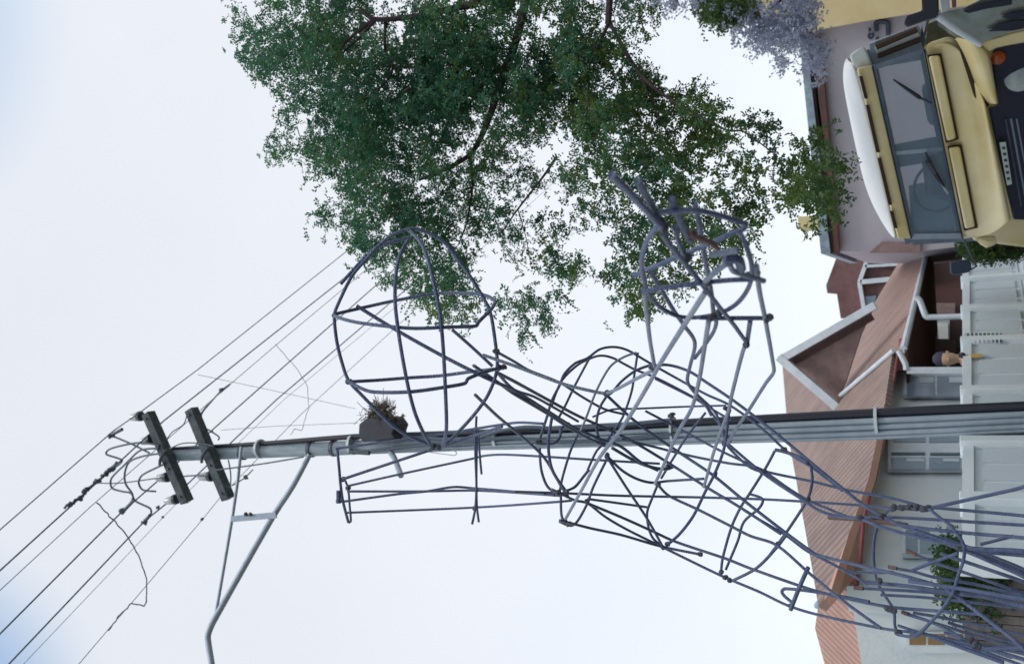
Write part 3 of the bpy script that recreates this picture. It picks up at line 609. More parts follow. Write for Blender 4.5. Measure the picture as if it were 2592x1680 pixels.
limb([(976,48),(975,128),(994,171),(975,210),(925,250)], .012, .004, 6.4, 6.4); limb([(994,171),(1090,175),(1180,190)], .006, .003, 6.4, 6.3)
limb([(1188,393),(1196,467),(1181,564),(1160,620)], .011, .004, 6.35, 6.4); limb([(1196,467),(1190,520),(1300,530)], .004, .002, 6.3, 6.3)
limb([(1539,62),(1514,117),(1490,170)], .012, .006, 5.8, 5.9); limb([(1545,62),(1611,175),(1669,233),(1767,292),(1840,330),(1883,334),(1969,397)], .012, .003, 5.8, 5.2)
limb([(1619,187),(1665,292),(1697,350)], .007, .003, 5.7, 5.6); limb([(1568,272),(1590,320),(1611,385)], .006, .003, 5.8, 5.7)
limb([(1409,397),(1378,443),(1308,533),(1270,590)], .010, .004, 6.0, 6.2); limb([(1312,533),(1331,600),(1345,680)], .004, .002, 6.1, 6.1)
limb([(1161,19),(1150,80),(1160,120),(1120,230),(1075,270)], .010, .004, 6.3, 6.3); limb([(1310,90),(1280,160),(1210,220)], .010, .004, 6.2, 6.2)
tw = MB()
hs = random.sample(hubs[:int(len(hubs)*.55)], 260)
for h in hs:
    dv = Vector((random.gauss(.4, .3), random.gauss(0, .3), random.gauss(.25, .3)))*.2
    tw.tube([h, h+dv*.5+Vector((0, 0, .03)), h+dv], [.0015, .0025, .004], 5, 2)
tag(tw.build('twigs', M['bark'], tree), kind='stuff')

# mauve tree in the distance
jac = empty('blossoming_tree', (7.5, 13, 0), 'hazy mauve blossoming tree at the frame edge before the yellow wall', 'tree')
cs = []; ds = []
for (bx, by, rx, ry, n) in ((1700,-5,70,38,90),(1790,0,50,25,60),(1880,35,80,38,120),(1950,70,60,50,150),(2000,50,45,80,190),(2020,20,40,60,120),(1900,85,50,25,60),(1975,95,40,30,80),(1985,140,18,16,32),(1955,165,14,14,8),(2065,150,22,38,110),(2050,60,25,60,70),(1640,0,60,14,30),(1560,-5,60,12,30),(1920,110,30,20,25)):
    for _ in range(int(n*.62)):
        r = math.sqrt(random.random()); an = random.uniform(0, 6.28)
        h = at(bx+math.cos(an)*r*rx, by+math.sin(an)*r*ry, 11.5+random.gauss(0, .5))
        for _ in range(2):
            cs.append(tuple(h+Vector([random.gauss(0, .06) for _ in range(3)]))); ds.append((random.gauss(0, 1), random.gauss(0, 1), random.gauss(0, 1)))
sprays(cs, ds, 4, .12, .012, None, 'crown', M['blossom'], jac, .05)
cs = []; ds = []
for _ in range(150):
    h = at(random.gauss(1830, 28), random.gauss(20, 16), 11.2+random.gauss(0, .3))
    for _ in range(4): cs.append(tuple(h+Vector([random.gauss(0, .05) for _ in range(3)]))); ds.append((random.gauss(0, 1), random.gauss(0, 1), random.gauss(0, 1)))
sprays(cs, ds, 4, .13, .014, None, 'green_leaves', M['bushleaf'], jac, .06)
j0 = Vector((7.5, 13, 0)); jf = Vector((7.0, 12.8, 2.6))
MB().tube([j0-ZZ*.1, Vector((7.3, 12.9, 1.3)), jf, at(1980, -150, 12.2)], [.2, .16, .12, .07], 10, 4).build('trunk', M['bark'], jac)
for pts in ([(2045,-10),(2020,40),(2015,75),(2045,100)], [(2017,68),(2035,75),(2060,90)], [(1717,-20),(1712,10),(1706,26)], [(1990,-20),(1940,30),(1925,45)]):
    p3 = [at(x, y, 11.6) for x, y in pts]; MB().tube([at(1980, -150, 12.2)]+p3, [.05]+[.022]*len(pts), 7, 4).build('branch', M['bark'], jac)

# ------------------------------------------------------------------ white house (left of the veranda) with hipped roof
house = empty('white_house', COR, 'white plastered house with brown ribbed roof, red gutter and peach edge', 'house')
ZE = 2.75; PIT = R(40)
EP = COR+ZZ*ZE
NR = (NO*math.sin(PIT)+ZZ*math.cos(PIT)).normalized()
RW = NO*-.35
WP = COR+RW; 
def onroof(x, y, up=0): return hit(x, y, EP+NR*up, NR)
def onwall(x, y, o=0): return hit(x, y, WP+NO*o, NO)
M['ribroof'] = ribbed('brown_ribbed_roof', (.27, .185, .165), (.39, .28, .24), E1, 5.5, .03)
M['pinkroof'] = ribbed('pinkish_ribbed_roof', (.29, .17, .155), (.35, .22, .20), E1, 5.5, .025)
def sheet(name, pts3, m, parent, th, n): return MB().prism(pts3, -n*th).build(name, m, parent, smooth=False)
sheet('roof', [onroof(x, y) for x, y in ((1978,895),(1995,1103),(2052,1418),(2071,1531),(2105,1490),(2148,1352),(2200,1205),(2222,1100),(2240,1020),(2258,900),(2267,885),(2131,1004),(2112,1022))], M['ribroof'], house, .08, NR)
c1 = atZ(2153, 1440, ZE); c0 = atZ(2274, 874, ZE); c2 = atZ(2186, 1670, ZE)
sheet('eave_band', [onroof(x, y, .02) for x, y in ((2222,1100),(2200,1205),(2148,1352),(2105,1490),(2085,1520))]+[atZ(2153,1438,ZE), atZ(2231,1095,ZE)], M['peach'], house, .07, NR)
e2 = (c2-c1).normalized(); N2 = Vector((e2.y, -e2.x, 0)); N2 = N2 if N2.y < 0 else -N2
n2 = (N2*math.sin(R(42))+ZZ*math.cos(R(42))).normalized()
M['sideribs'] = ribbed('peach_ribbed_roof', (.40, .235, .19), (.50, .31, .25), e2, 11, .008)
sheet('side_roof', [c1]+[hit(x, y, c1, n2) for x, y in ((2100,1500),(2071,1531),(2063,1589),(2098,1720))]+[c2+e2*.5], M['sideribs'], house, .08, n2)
MB().tube([hit(2105,1492,c1,n2)+n2*.02, hit(2072,1530,c1,n2)+n2*.02], .03, 8, 0).build('hip_cap', M['fasciagrey'], house)
MB().tube([p+NO*.05-ZZ*.05 for p in (atZ(2270,868,ZE-.03), atZ(2231,1094,ZE-.03), atZ(2172,1329,ZE-.03), c1-ZZ*.03)], .017, 8, 0).build('gutter', M['redgutter'], house)
MB().tube([c1-ZZ*.03, c2-ZZ*.03, c2+(c2-c1).normalized()*.5-ZZ*.03], .022, 8, 0).build('gutter', M['redgutter'], house)
# walls
w0 = WP-E1*.0; w1 = onwall(2300, 1000); sfar = (w1-WP).dot(E1)
s_p = (onwall(2350, 935)-WP).dot(E1)
MB().prism([WP, WP+E1*s_p, WP+E1*s_p+ZZ*(ZE+.05), WP+ZZ*(ZE+.05)], -NO*.25).build('wall', M['white_wall'], house, smooth=False)
WB = c1+(c1-c1); wb0 = Vector((WP.x, WP.y, 0))+NO*-.003; e2h = Vector((e2.x, e2.y, 0)).normalized(); n2h = Vector((e2h.y, -e2h.x, 0)); n2h = n2h if n2h.y < 0 else -n2h
MB().prism([wb0, wb0+e2h*5, wb0+e2h*5+ZZ*(ZE+.02), wb0+ZZ*(ZE+.02)], -n2h*.25).build('wall', M['white_wall'], house, smooth=False)
MB().prism([WP+E1*s_p-NO*.26, WP+e2h*5-NO*.3, WP+e2h*5-NO*6, WP+E1*s_p-NO*6], ZZ*(ZE-.1)).build('back_wall', M['white_wall'], house, smooth=False)
def winquad(x0, y0, x1, y1, o, P_, n): return [hit(x0, y0, P_+n*o, n), hit(x1, y0, P_+n*o, n), hit(x1, y1, P_+n*o, n), hit(x0, y1, P_+n*o, n)]
def window(x0, y0, x1, y1, panes, P_, n, parent, fm=None, pm=None, th=.05):
    fr = MB().prism(winquad(x0, y0, x1, y1, .02, P_, n), n*th).build('window', fm or M['white_trim'], parent, smooth=False)
    for (a, b, c, d) in panes:
        if c-a > 30 and pm is None: MB().prism(winquad(a+(c-a)*.45, b+2, c-2, b+(d-b)*.32, .02+th+.012, P_, n), n*.003).build('curtain', M['inset'], fr, smooth=False)
        MB().prism(winquad(a, b, c, d, .02+th+.004, P_, n), n*.006).build('pane', pm or M['pane'], fr, smooth=False)
    return fr
w = window(2248, 1050, 2436, 1196, ((2262,1056,2342,1119),(2352,1056,2430,1119),(2256,1158,2342,1188),(2352,1158,2430,1188)), WP, NO, house)
MB().prism(winquad(2256, 1146, 2342, 1151, .075, WP, NO), NO*.01).build('dark_line', M['green_mesh'], w, smooth=False); MB().prism(winquad(2354, 1147, 2432, 1152, .075, WP, NO), NO*.01).build('dark_line', M['green_mesh'], w, smooth=False)  # thin dark lines beside the second pair of panes
window(2288, 945, 2446, 1008, ((2296,952,2366,1003),(2372,952,2440,1003)), WP, NO, house)
window(2284, 1326, 2396, 1412, ((2292,1342,2322,1400),(2328,1342,2384,1400)), WP, NO, house)
wq = (hit(2300,1605,wb0,n2h), hit(2440,1632,wb0,n2h))
window(2296, 1598, 2442, 1640, ((2302,1603,2343,1630),(2349,1603,2392,1630),(2398,1603,2438,1630)), wb0, n2h, house, None, M['orange'])
# gable and veranda wing further along the street
wing = empty('veranda_house', (0, 15, 0), 'house with white bargeboard gable, pinkish roof and dark maroon veranda', 'house')
GY = 15.6
gp = [atY(x, y, GY) for x, y in ((1982,906),(2212,776),(2179,846),(2140,966),(2112,1026))]
MB().prism(gp, Vector((0, .15, 0))).build('gable', M['gable'], wing, smooth=False)
def bar(x0, y0, x1, y1, Y, w_, dep, m, nm, parent):
    a, b = atY(x0, y0, Y), atY(x1, y1, Y); ax = (b-a)/2; up = ax.normalized().cross(Vector((0, 1, 0))).normalized()
    return MB().box((a+b)/2, ax, Vector((0, dep, 0)), up*w_).build(nm, m, parent, smooth=False, bevel=.004)
bar(1972, 903, 2122, 1032, GY-.25, .06, .08, M['white_trim'], 'bargeboard', wing); bar(1974, 911, 2216, 772, GY-.24, .055, .08, M['white_trim'], 'bargeboard', wing)
bar(1998, 912, 2205, 794, GY-.05, .10, .03, M['rustrim'], 'dark_strip', wing)  # dark red-brown strip along the upper bargeboard
ZV = 2.6; v0 = atZ(2283, 884, ZV); v1 = atZ(2352, 600, ZV); ev = (v1-v0).normalized(); nv_ = Vector((ev.y, -ev.x, 0)); NV = (nv_*math.sin(R(42))+ZZ*math.cos(R(42))).normalized()
def onv(x, y): return hit(x, y, v0, NV)
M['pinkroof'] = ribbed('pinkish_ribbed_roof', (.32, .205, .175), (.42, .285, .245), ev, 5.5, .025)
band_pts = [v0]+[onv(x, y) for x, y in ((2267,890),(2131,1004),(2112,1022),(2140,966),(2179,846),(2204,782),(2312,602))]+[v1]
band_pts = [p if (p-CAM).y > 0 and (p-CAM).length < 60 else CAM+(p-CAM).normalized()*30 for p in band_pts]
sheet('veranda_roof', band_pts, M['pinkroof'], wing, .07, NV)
MB().tube([onv(2267,890)+NV*.03, onv(2131,1004)+NV*.03], .032, 8, 0).build('valley_strip', M['white_trim'], wing)
MB().tube([v0-ZZ*.02, v1-ZZ*.02], .045, 8, 0).build('gutter', M['white_trim'], wing)
VW = v0-nv_*.35
v_in = v0-nv_*2.0
def onvw(x, y, o=0): return hit(x, y, v_in+nv_*o, nv_)
s0 = (onvw(2350, 935)-v_in).dot(ev); 
a0 = Vector((v_in.x, v_in.y, 0))-ev*1.2; a1 = a0+ev*20
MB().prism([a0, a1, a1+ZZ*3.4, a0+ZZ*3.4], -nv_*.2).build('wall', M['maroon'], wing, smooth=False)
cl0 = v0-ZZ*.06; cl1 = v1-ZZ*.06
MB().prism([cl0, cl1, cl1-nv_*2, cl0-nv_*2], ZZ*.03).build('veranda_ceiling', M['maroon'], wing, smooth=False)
vd = v0.y+.1
window(2338, 812, 2404, 864, ((2343,818,2368,858),(2373,818,2400,858)), v_in, nv_, wing, M['white_trim'], M['pane'])
MB().prism(winquad(2340, 772, 2418, 796, .03, v_in, nv_), nv_*.05).build('wall_panel', M['gable'], wing, smooth=False)
MB().prism(winquad(2322, 868, 2420, 898, .03, v_in, nv_), nv_*.05).build('wall_panel', M['gable'], wing, smooth=False)
MB().tube([atY(2318,752,vd+1.2), atY(2328,760,vd+1.2), atY(2342,797,vd+1.2), atY(2350,803,vd+1.2), atY(2435,801,vd+1.2)], .042, 8, 3).build('veranda_post', M['white_trim'], wing)
MB().tube([atY(2274,886,vd-.4), atY(2292,920,vd-.4), atY(2294,936,vd-.4)], .036, 8, 2).build('downpipe', M['white_trim'], wing)
bar(2296, 937, 2440, 937, vd-.35, .04, .06, M['white_trim'], 'veranda_post', wing)
# person at the fence
per = MB(); hp = atY(2399, 908, 12.4)
def ring(c, rx, ry, n=12): return [c+Vector((math.cos(a)*rx, math.sin(a)*ry, 0)) for a in [2*math.pi*i/n for i in range(n)]]
def loft(mb, rings):
    n = len(rings[0]); v = [p for r in rings for p in r]; f = []
    for i in range(len(rings)-1):
        for k in range(n): f.append((i*n+k, i*n+(k+1) % n, (i+1)*n+(k+1) % n, (i+1)*n+k))
    f.append(tuple(range(n-1, -1, -1))); f.append(tuple((len(rings)-1)*n+k for k in range(n))); mb.add(v, f)
foot = Vector((hp.x, hp.y, hp.z-1.55))
prof = [(-1.55,.16,.12),(-1.3,.14,.10),(-1.0,.15,.11),(-.75,.17,.12),(-.55,.16,.11),(-.35,.19,.12),(-.2,.20,.11),(-.15,.10,.07),(-.12,.05,.05),(-.09,.05,.06),(-.06,.065,.08),(0,.075,.095),(.05,.075,.095),(.1,.05,.07),(.12,.02,.03)]
loft(per, [ring(hp+Vector((0, 0, z)), rx, ry) for z, rx, ry in prof])
per.blob(hp+Vector((.0, -.10, -.01)), .018); per.blob(hp+Vector((.075, 0, 0)), .018); per.blob(hp+Vector((-.075, 0, 0)), .018)
po = tag(per.build('person', M['skin']), 'person with dark hair standing behind the white fence by the veranda', 'person')
sh = MB(); loft(sh, [ring(hp+Vector((0, 0, z)), rx+.012, ry+.012) for z, rx, ry in prof[2:8]])
for sx in (-1, 1): sh.tube([hp+Vector((sx*.19, 0, -.22)), hp+Vector((sx*.25, -.02, -.5)), hp+Vector((sx*.22, -.2, -.6))], [.055, .045, .04], 8, 3)
so = sh.build('shirt', M['shirt'], po); 
hb = MB(); loft(hb, [ring(hp+Vector((0, .015, z)), rx, ry) for z, rx, ry in ((.02,.08,.095),(.06,.085,.105),(.12,.075,.09),(.16,.03,.04))]); hb.build('hair', M['hair'], po)

# ------------------------------------------------------------------ precast fence
FP0 = COR+NO*1.2
fence = empty('precast_fence', FP0, 'white precast concrete panel fence with a dark grille before both houses', 'fence')
def onf(x, y, o=0): return hit(x, y, FP0+NO*o, NO)
ys = [1420, 1275, 1130, 1000, 872, 790, 715, 650]
cols = [onf(2436, y) for y in ys]
ss = [(p-FP0).dot(E1) for p in cols]; zs = [p.z for p in cols]
for i in range(len(ys)-1):
    s0_, s1_ = ss[i], ss[i+1]; z0 = (zs[i]+zs[i+1])/2
    a = Vector((FP0.x, FP0.y, 0))+E1*s0_; b = Vector((FP0.x, FP0.y, 0))+E1*s1_
    pn = MB(); pn.prism([a, b, b+ZZ*zs[i+1], a+ZZ*zs[i]], -NO*.05); L_ = s1_-s0_
    pnl = pn.build('panel', M['fence'], fence, smooth=False)
    zt_ = min(zs[i], zs[i+1])
    MB().prism([a+ZZ*(zt_-.07), b+ZZ*(zt_-.07), b+ZZ*zt_, a+ZZ*zt_], NO*.03).build('coping', M['fence'], pnl, smooth=False)
    for r_ in range(3):
        zl, zh = zt_-.13-.52*r_-.40, zt_-.13-.52*r_
        for k in range(3):
            u0, u1 = a+E1*(L_*(.06+.31*k)), a+E1*(L_*(.06+.31*k+.25))
            MB().prism([u0+ZZ*zl, u1+ZZ*zl, u1+ZZ*zh, u0+ZZ*zh], NO*.018).build('raised_panel', M['inset'], pnl, smooth=False)
        MB().prism([a+ZZ*(zl-.075), b+ZZ*(zl-.075), b+ZZ*(zl-.062), a+ZZ*(zl-.062)], NO*.003).build('joint', M['jointgrey'], pnl, smooth=False)
    MB().box(a+ZZ*(zs[i]/2), E1*.055, NO*.07, ZZ*(zs[i]/2+.015)).build('post', M['fence'], fence, smooth=False, bevel=.006)
gq = lambda x0, y0, x1, y1: [hit(x0,y0,FP0+NO*.03,NO), hit(x1,y0,FP0+NO*.03,NO), hit(x1,y1,FP0+NO*.03,NO), hit(x0,y1,FP0+NO*.03,NO)]
gb = MB(); gb.prism(gq(2442, 848, 2536, 866), NO*.02); gb.build('grille', M['green_mesh'], fence, smooth=False)
gb = MB()
for k in range(9): gb.prism(gq(2444+k*10.5, 846, 2447+k*10.5, 868), NO*.03)
gb.build('grille_bars', M['fence'], fence, smooth=False)
gb = MB(); gb.prism(gq(2457, 898, 2487, 904), NO*.01); gb.build('yellow_mark', mat('yellow_mark', (.55, .35, .08), .6), fence, smooth=False)
tag(MB().tube([onf(2426, 900, .05), onf(2436, 899, .05), onf(2442, 898, .05)], [.02, .035, .02], 8, 2).build('bird', M['blackpipe']), 'small dark bird-like clump perched on the white fence top below the person', 'bird') if False else None
MB().tube([onf(2426, 900, .03), onf(2436, 899, .03), onf(2442, 898, .03)], [.015, .03, .02], 8, 2).build('latch', M['blackpipe'], fence)
# low bush, boards and plants
def bush(name, cxs, label, n, d, sx=0, lw=.010, ll=.035, m=None, cat='bush'):
    e = empty(name, Vector((at(cxs[0][0], cxs[0][1], d).x, at(cxs[0][0], cxs[0][1], d).y, 0)), label, cat)
    cs = []; ds = []
    for (bx, by, rx, ry, k) in cxs:
        for _ in range(k):
            r = math.sqrt(random.random()); an = random.uniform(0, 6.28); h = at(bx+math.cos(an)*r*rx, by+math.sin(an)*r*ry, d+random.gauss(0, .15))
            for _ in range(3): cs.append(tuple(h+Vector([random.gauss(0, .04) for _ in range(3)]))); ds.append((random.gauss(0, 1), random.gauss(0, 1), random.gauss(.3, 1)))
    sprays(cs, ds, 4, .09, lw, None, 'foliage', m or M['bushleaf'], e, ll)
    stm = MB()
    for _ in range(5):
        b0 = Vector(e.location)+Vector((random.gauss(0, .08), random.gauss(0, .08), 0)); t = Vector(random.choice(cs)); stm.tube([b0, b0.lerp(t, .5)+Vector((random.gauss(0, .05), 0, .1)), t], [.02, .012, .005], 6, 3)
    stm.build('stems', M['bark'], e)
bush('garden_shrub', [(2430,1400,40,25,90),(2470,1430,60,40,160),(2520,1390,50,25,90),(2420,1490,30,45,60),(2400,1440,18,45,26),(2410,1530,14,20,12),(2500,1490,50,30,120),(2540,1440,40,40,120),(2500,1560,50,25,40)], 'leafy green shrub growing by the white house behind the sculpture legs', 0, 7.2)
bush('hedge', [(2480,625,45,14,260),(2500,640,35,10,100),(2560,628,40,12,100)], 'dark green clipped hedge low beside the yellow vehicle mirror', 0, 10.5)
def boards(name, x0, x1, y0, y1, Y, label, m, n):
    e = empty(name, Vector((atY(x1, y0, Y).x, Y, 0)), label, 'fence')
    for k in range(n):
        ya = y0+(y1-y0)*k/n; yb = y0+(y1-y0)*(k+.90)/n; xt = x0+random.uniform(-5, 5)
        a, b = atY(xt, ya, Y), atY(xt, yb, Y); a2 = Vector((a.x, a.y, 0)); b2 = Vector((b.x, b.y, 0))
        MB().prism([a, b, b2, a2], Vector((0, .03+.004*random.random(), 0))).build('board', m, e, smooth=False)
boards('board_fence', 2440, 2600, 1395, 1640, 7.75, 'grey-brown vertical board fence behind the sculpture legs below the shrub', M['wood'], 11)

# ------------------------------------------------------------------ brown clad house behind
bh = empty('brown_house', (2.5, 26, 0), 'distant dark brown clad house with white window framing, above the veranda roof', 'house')
BYY = 27
MB().prism([atY(x, y, BYY) for x, y in ((2126,628),(2091,722),(2094,742),(2118,741),(2128,806),(2200,800),(2290,740),(2330,640),(2330,560),(2150,560))], Vector((0, 5, 0))).build('wall', M['brownhouse'], bh, smooth=False)
for (x0, y0, x1, y1, w_) in ((2206,628,2176,714,.05), (2176,714,2188,786,.05), (2190,674,2300,668,.035), (2178,714,2260,706,.06), (2206,640,2290,634,.03)):
    bar(x0, y0, x1, y1, BYY-.12, w_, .08, M['white_trim'], 'trim', bh)
MB().prism([atY(x, y, BYY-.06) for x, y in ((2190,750),(2218,748),(2212,775),(2190,779))], Vector((0, .04, 0))).build('window', M['pane'], bh, smooth=False)

# ------------------------------------------------------------------ lilac building, yellow building
LY = 17.5
lil = empty('lilac_building', (5, LY, 0), 'pale lilac building with grey fascia and rust-brown roof edge', 'building')
LN = Vector((.35, 1, 0)).normalized()
def lp(x, y, o=0): return hit(x, y, Vector((0, 18.3, 0))+LN*o, LN)
MB().prism([lp(2118,636), lp(2330,636), lp(2620,600), lp(2620,-60), lp(2085,-60), lp(2052,80)], Vector((0, 5, 0))).build('wall', M['lilac'], lil, smooth=False)
MB().prism([lp(2100,640,-.12), lp(2118,640,-.12), lp(2068,280,-.12), lp(2050,85,-.12), lp(2036,85,-.12)], Vector((0, .3, 0))).build('roof_edge', M['rustrim'], lil, smooth=False)
MB().prism([lp(2078,642,-.2), lp(2102,642,-.2), lp(2052,200,-.2), lp(2042,85,-.2), lp(2022,88,-.2)], Vector((0, 4, 0))).build('fascia', M['fasciagrey'], lil, smooth=False)
MB().prism([lp(2112,637,-.17), lp(2125,637,-.17), lp(2075,90,-.17), lp(2058,90,-.17)], Vector((0, .1, 0))).build('rust_stripe', mat('rust_stripe', (.13,.055,.04), .8, 0, (.07,.04,.035), 5), lil, smooth=False)
MB().prism([lp(2019,548,.3), lp(2088,546,.3), lp(2090,579,.3), lp(2022,580,.3)], Vector((0, .5, 0))).build('chimney', M['yellow_wall'], lil, smooth=False)
MB().prism([lp(2070,579,.1), lp(2090,579,.1), lp(2105,640,.1), lp(2080,640,.1)], Vector((0, .5, 0))).build('parapet', M['fasciagrey'], lil, smooth=False)
MB().prism([lp(2200,640,-.05), lp(2330,640,-.05), lp(2330,612,-.05), lp(2232,612,-.05)], Vector((0, .04, 0))).build('wall_base', M['gable'], lil, smooth=False)
# painted marks on the lilac wall, seen over the vehicle
def mark(pts, r): MB().tube([lp(x, y, -.07) for x, y in pts], r, 6, 4).build('painted_letter', M['ink'], lil)
mark([(2219,80),(2217,68),(2218,58),(2228,55),(2240,56),(2247,60),(2248,72),(2248,90)], .036)
mark([(2219,95),(2221,100)], .03); mark([(2203,84),(2199,92),(2205,98),(2210,90),(2206,84)], .02); mark([(2198,72),(2203,76),(2199,80)], .016)
yb = empty('yellow_building', (7.5, 16, 0), 'pale yellow wall at the frame edge in front of the lilac building', 'building')
MB().prism([lp(2062,78,-.35), lp(2192,54,-.35), lp(2345,30,-.35), lp(2620,-10,-.35), lp(2620,-260,-.35), lp(2042,-260,-.35), lp(2042,-20,-.35), lp(2047,20,-.35)], Vector((.86, 3, .3))).build('wall', M['yellow_wall'], yb, smooth=False)
MB().prism([lp(2000,94,-.3), lp(2020,70,-.3), lp(2050,65,-.3), lp(2062,82,-.3), lp(2020,98,-.3)], Vector((0, .3, 0))).build('roof_corner', M['yellow_wall'], yb, smooth=False)
MB().prism([lp(1745,0,-.3), lp(1850,0,-.3), lp(1860,-60,-.3), lp(1745,-60,-.3)], Vector((0, .6, 0))).build('chimney', M['yellow_wall'], yb, smooth=False)
MB().prism([lp(1745,-60,-.2), lp(2060,-60,-.2), lp(2060,-200,-.2), lp(1745,-200,-.2)], Vector((0, 3, 0))).build('wall', M['yellow_wall'], yb, smooth=False)

# ------------------------------------------------------------------ yellow off-road vehicle
def T(x, y, o=0): return at(x, y, 6.55+y/450+o)
tb = T(2434, 601); veh = empty('offroad_vehicle', Vector((1.6, 7.3, 0)), 'pale yellow boxy off-road vehicle with white roof and two wipers', 'vehicle')
vf = (T(2380, 350, -1)-T(2380, 350)).normalized()
def slab(nm, pts, o, th, m, parent=veh, bevel=.012, smooth=True):
    n = ((T(*pts[1], o)-T(*pts[0], o)).cross(T(*pts[2], o)-T(*pts[1], o)))
    return MB().prism([T(x, y, o) for x, y in pts], -vf*th).build(nm, m, parent, bevel=bevel, smooth=smooth)
def grid(nm, rows, m, parent=veh, sub=2, solid=.0):
    nr, nc = len(rows), len(rows[0]); v = [p for r in rows for p in r]; f = [(i*nc+j, i*nc+j+1, (i+1)*nc+j+1, (i+1)*nc+j) for i in range(nr-1) for j in range(nc-1)]
    o = MB().add(v, f).build(nm, m, parent)
    if solid: s = o.modifiers.new('solid', 'SOLIDIFY'); s.thickness = solid
    if sub: s = o.modifiers.new('sub', 'SUBSURF'); s.levels = sub; s.render_levels = sub
    return o
# roof
inner = [(2165,160),(2178,205),(2194,262),(2223,386),(2240,460),(2253,520),(2266,570),(2272,602)]
outer = [(2147,146),(2139,180),(2141,225),(2166,345),(2187,445),(2210,510),(2240,563),(2268,600)]
rows = [[T(x, y, .03) for x, y in inner], [T(x*.35+a*.65, y*.35+b*.65, .14) for (x, y), (a, b) in zip(inner, outer)], [T(a, b, .45) for a, b in outer], [T(a+10, b, 1.3) for a, b in outer], [T(a+30, b*.93+20, 2.6) for a, b in outer]]
roof = grid('roof', rows, M['white_paint'], sub=2, solid=.03)
# windscreen surround: header, pillars, centre bar
hdr = slab('windscreen_header', [(2168,172),(2209,164),(2307,604),(2272,604)], 0, .10, M['yellow_paint'])
for (x0, y0, x1, y1) in ((2178,193,2192,250),(2195,266,2222,386),(2225,400,2253,519),(2256,534,2267,578)):
    MB().prism([T(x0-4, y0, -.05), T(x0+5, y0, -.05), T(x1+5, y1, -.05), T(x1-4, y1, -.05)], -vf*.02).build('vent_slot', M['brown_gap_shade'], hdr, smooth=False)
cor = slab('roof_corner', [(2150,140),(2168,126),(2188,118),(2208,165),(2176,178),(2160,172)], .05, .12, M['white_paint'])
gl = MB().prism([T(x, y, .02) for x, y in ((2209,165),(2338,124),(2435,602),(2306,604))], -vf*.012).build('windscreen', M['glass'], veh, smooth=False)
slab('windscreen_frame', [(2205,166),(2216,163),(2316,604),(2305,604)], -.01, .03, M['seat'], bevel=.003)
slab('windscreen_frame', [(2205,168),(2337,124),(2339,134),(2207,179)], -.012, .03, M['seat'], bevel=.003)
for q in (((2206,167),(2210,166),(2309,604),(2305,604)), ((2337,124),(2341,124),(2439,604),(2435,604)), ((2333,62),(2341,100),(2338,128),(2330,100))): slab('rubber_seal', q, -.05, .03, M['blackpipe'], bevel=0)
slab('centre_bar', [(2262,384),(2386,372),(2388,382),(2264,394)], -.014, .03, M['galv'], bevel=.003)
slab('windscreen_frame', [(2300,592),(2434,590),(2436,604),(2306,606)], -.012, .03, M['galv'], bevel=.003)
# cab interior
cab = MB()
cabm = [(2195,120),(2330,100),(2440,600),(2300,620)]
for q in (((2185,130),(2212,122),(2318,610),(2292,620)), ((2322,108),(2440,70),(2520,600),(2425,606)), ((2300,470),(2445,440),(2470,610),(2310,620)), ((2185,130),(2330,100),(2340,150),(2200,175)), ((2230,372),(2400,340),(2408,400),(2243,430))):
    slab('cab_back', q, 1.7, .04, M['seat'], bevel=0)
slab('passenger_seat', [(2330,390),(2430,380),(2445,520),(2345,500)], 1.0, .3, M['darkmetal'], bevel=.05)
slab('driver_seat', [(2330,210),(2420,195),(2425,310),(2350,320)], 1.0, .3, M['seat'], bevel=.05)
c = T(2370, 475, .35); MB().tube([c+Vector((math.cos(a)*.19, math.sin(a)*.07, math.sin(a)*.17)) for a in [i*math.pi/8 for i in range(17)]], .012, 6, 2).build('steering_wheel', M['darkmetal'], veh)
slab('dashboard', [(2325,128),(2345,122),(2440,600),(2422,604)], .15, .35, M['darkmetal'], bevel=.02)
MB().tube([T(2366, 437, -.05), T(2348,410,-.05)], .02).build('mirror_stem', M['darkmetal'], veh)
def wiper(p): 
    a = MB().tube([T(x, y, -.05) for x, y in p], [.006, .013, .016, .008], 6, 2).build('wiper', M['blackpipe'], veh); return a
wiper([(2262,202),(2295,225),(2326,246),(2330,250)]); wiper([(2343,386),(2360,425),(2374,450),(2390,472)])
MB().tube([T(2326,246,-.04), T(2357,262,-.04)], .008).build('wiper_arm', M['darkmetal'], veh); MB().tube([T(2374,450,-.04), T(2400,490,-.04)], .009).build('wiper_arm', M['galv'], veh)
# bonnet with rounded front: rows run from the windscreen forward
def brow(a, b, o): return [T(a[0]+(b[0]-a[0])*t, a[1]+(b[1]-a[1])*t, o) for t in (0, .03, .12, .35, .6, .85, .97, 1)]
bon = grid('bonnet', [brow((2334,122),(2436,605),.02), brow((2337,122),(2440,607),-.03), brow((2395,105),(2468,602),-.06), brow((2436,128),(2496,600),-.10), brow((2462,200),(2520,588),-.18), brow((2482,250),(2540,572),-.28), brow((2494,266),(2556,560),-.30), brow((2500,268),(2562,556),-.22)], M['yellow_paint'], sub=2, solid=.02)
for q in (((2350,143),(2378,140),(2420,350),(2397,358)), ((2401,374),(2429,371),(2468,574),(2443,580))):
    d0 = slab('vent_flap_shadow', [(q[0][0]-3,q[0][1]-4),(q[1][0]+5,q[1][1]-5),(q[2][0]+7,q[2][1]+3),(q[3][0]-3,q[3][1]+5)], -.095, .03, M['brown_gap_shade'], veh, .004)  # dark rim round the flap, its lower-right shadow edge painted in
    slab('vent_flap', q, -.13, .06, M['yellow_paint'], veh, .014)
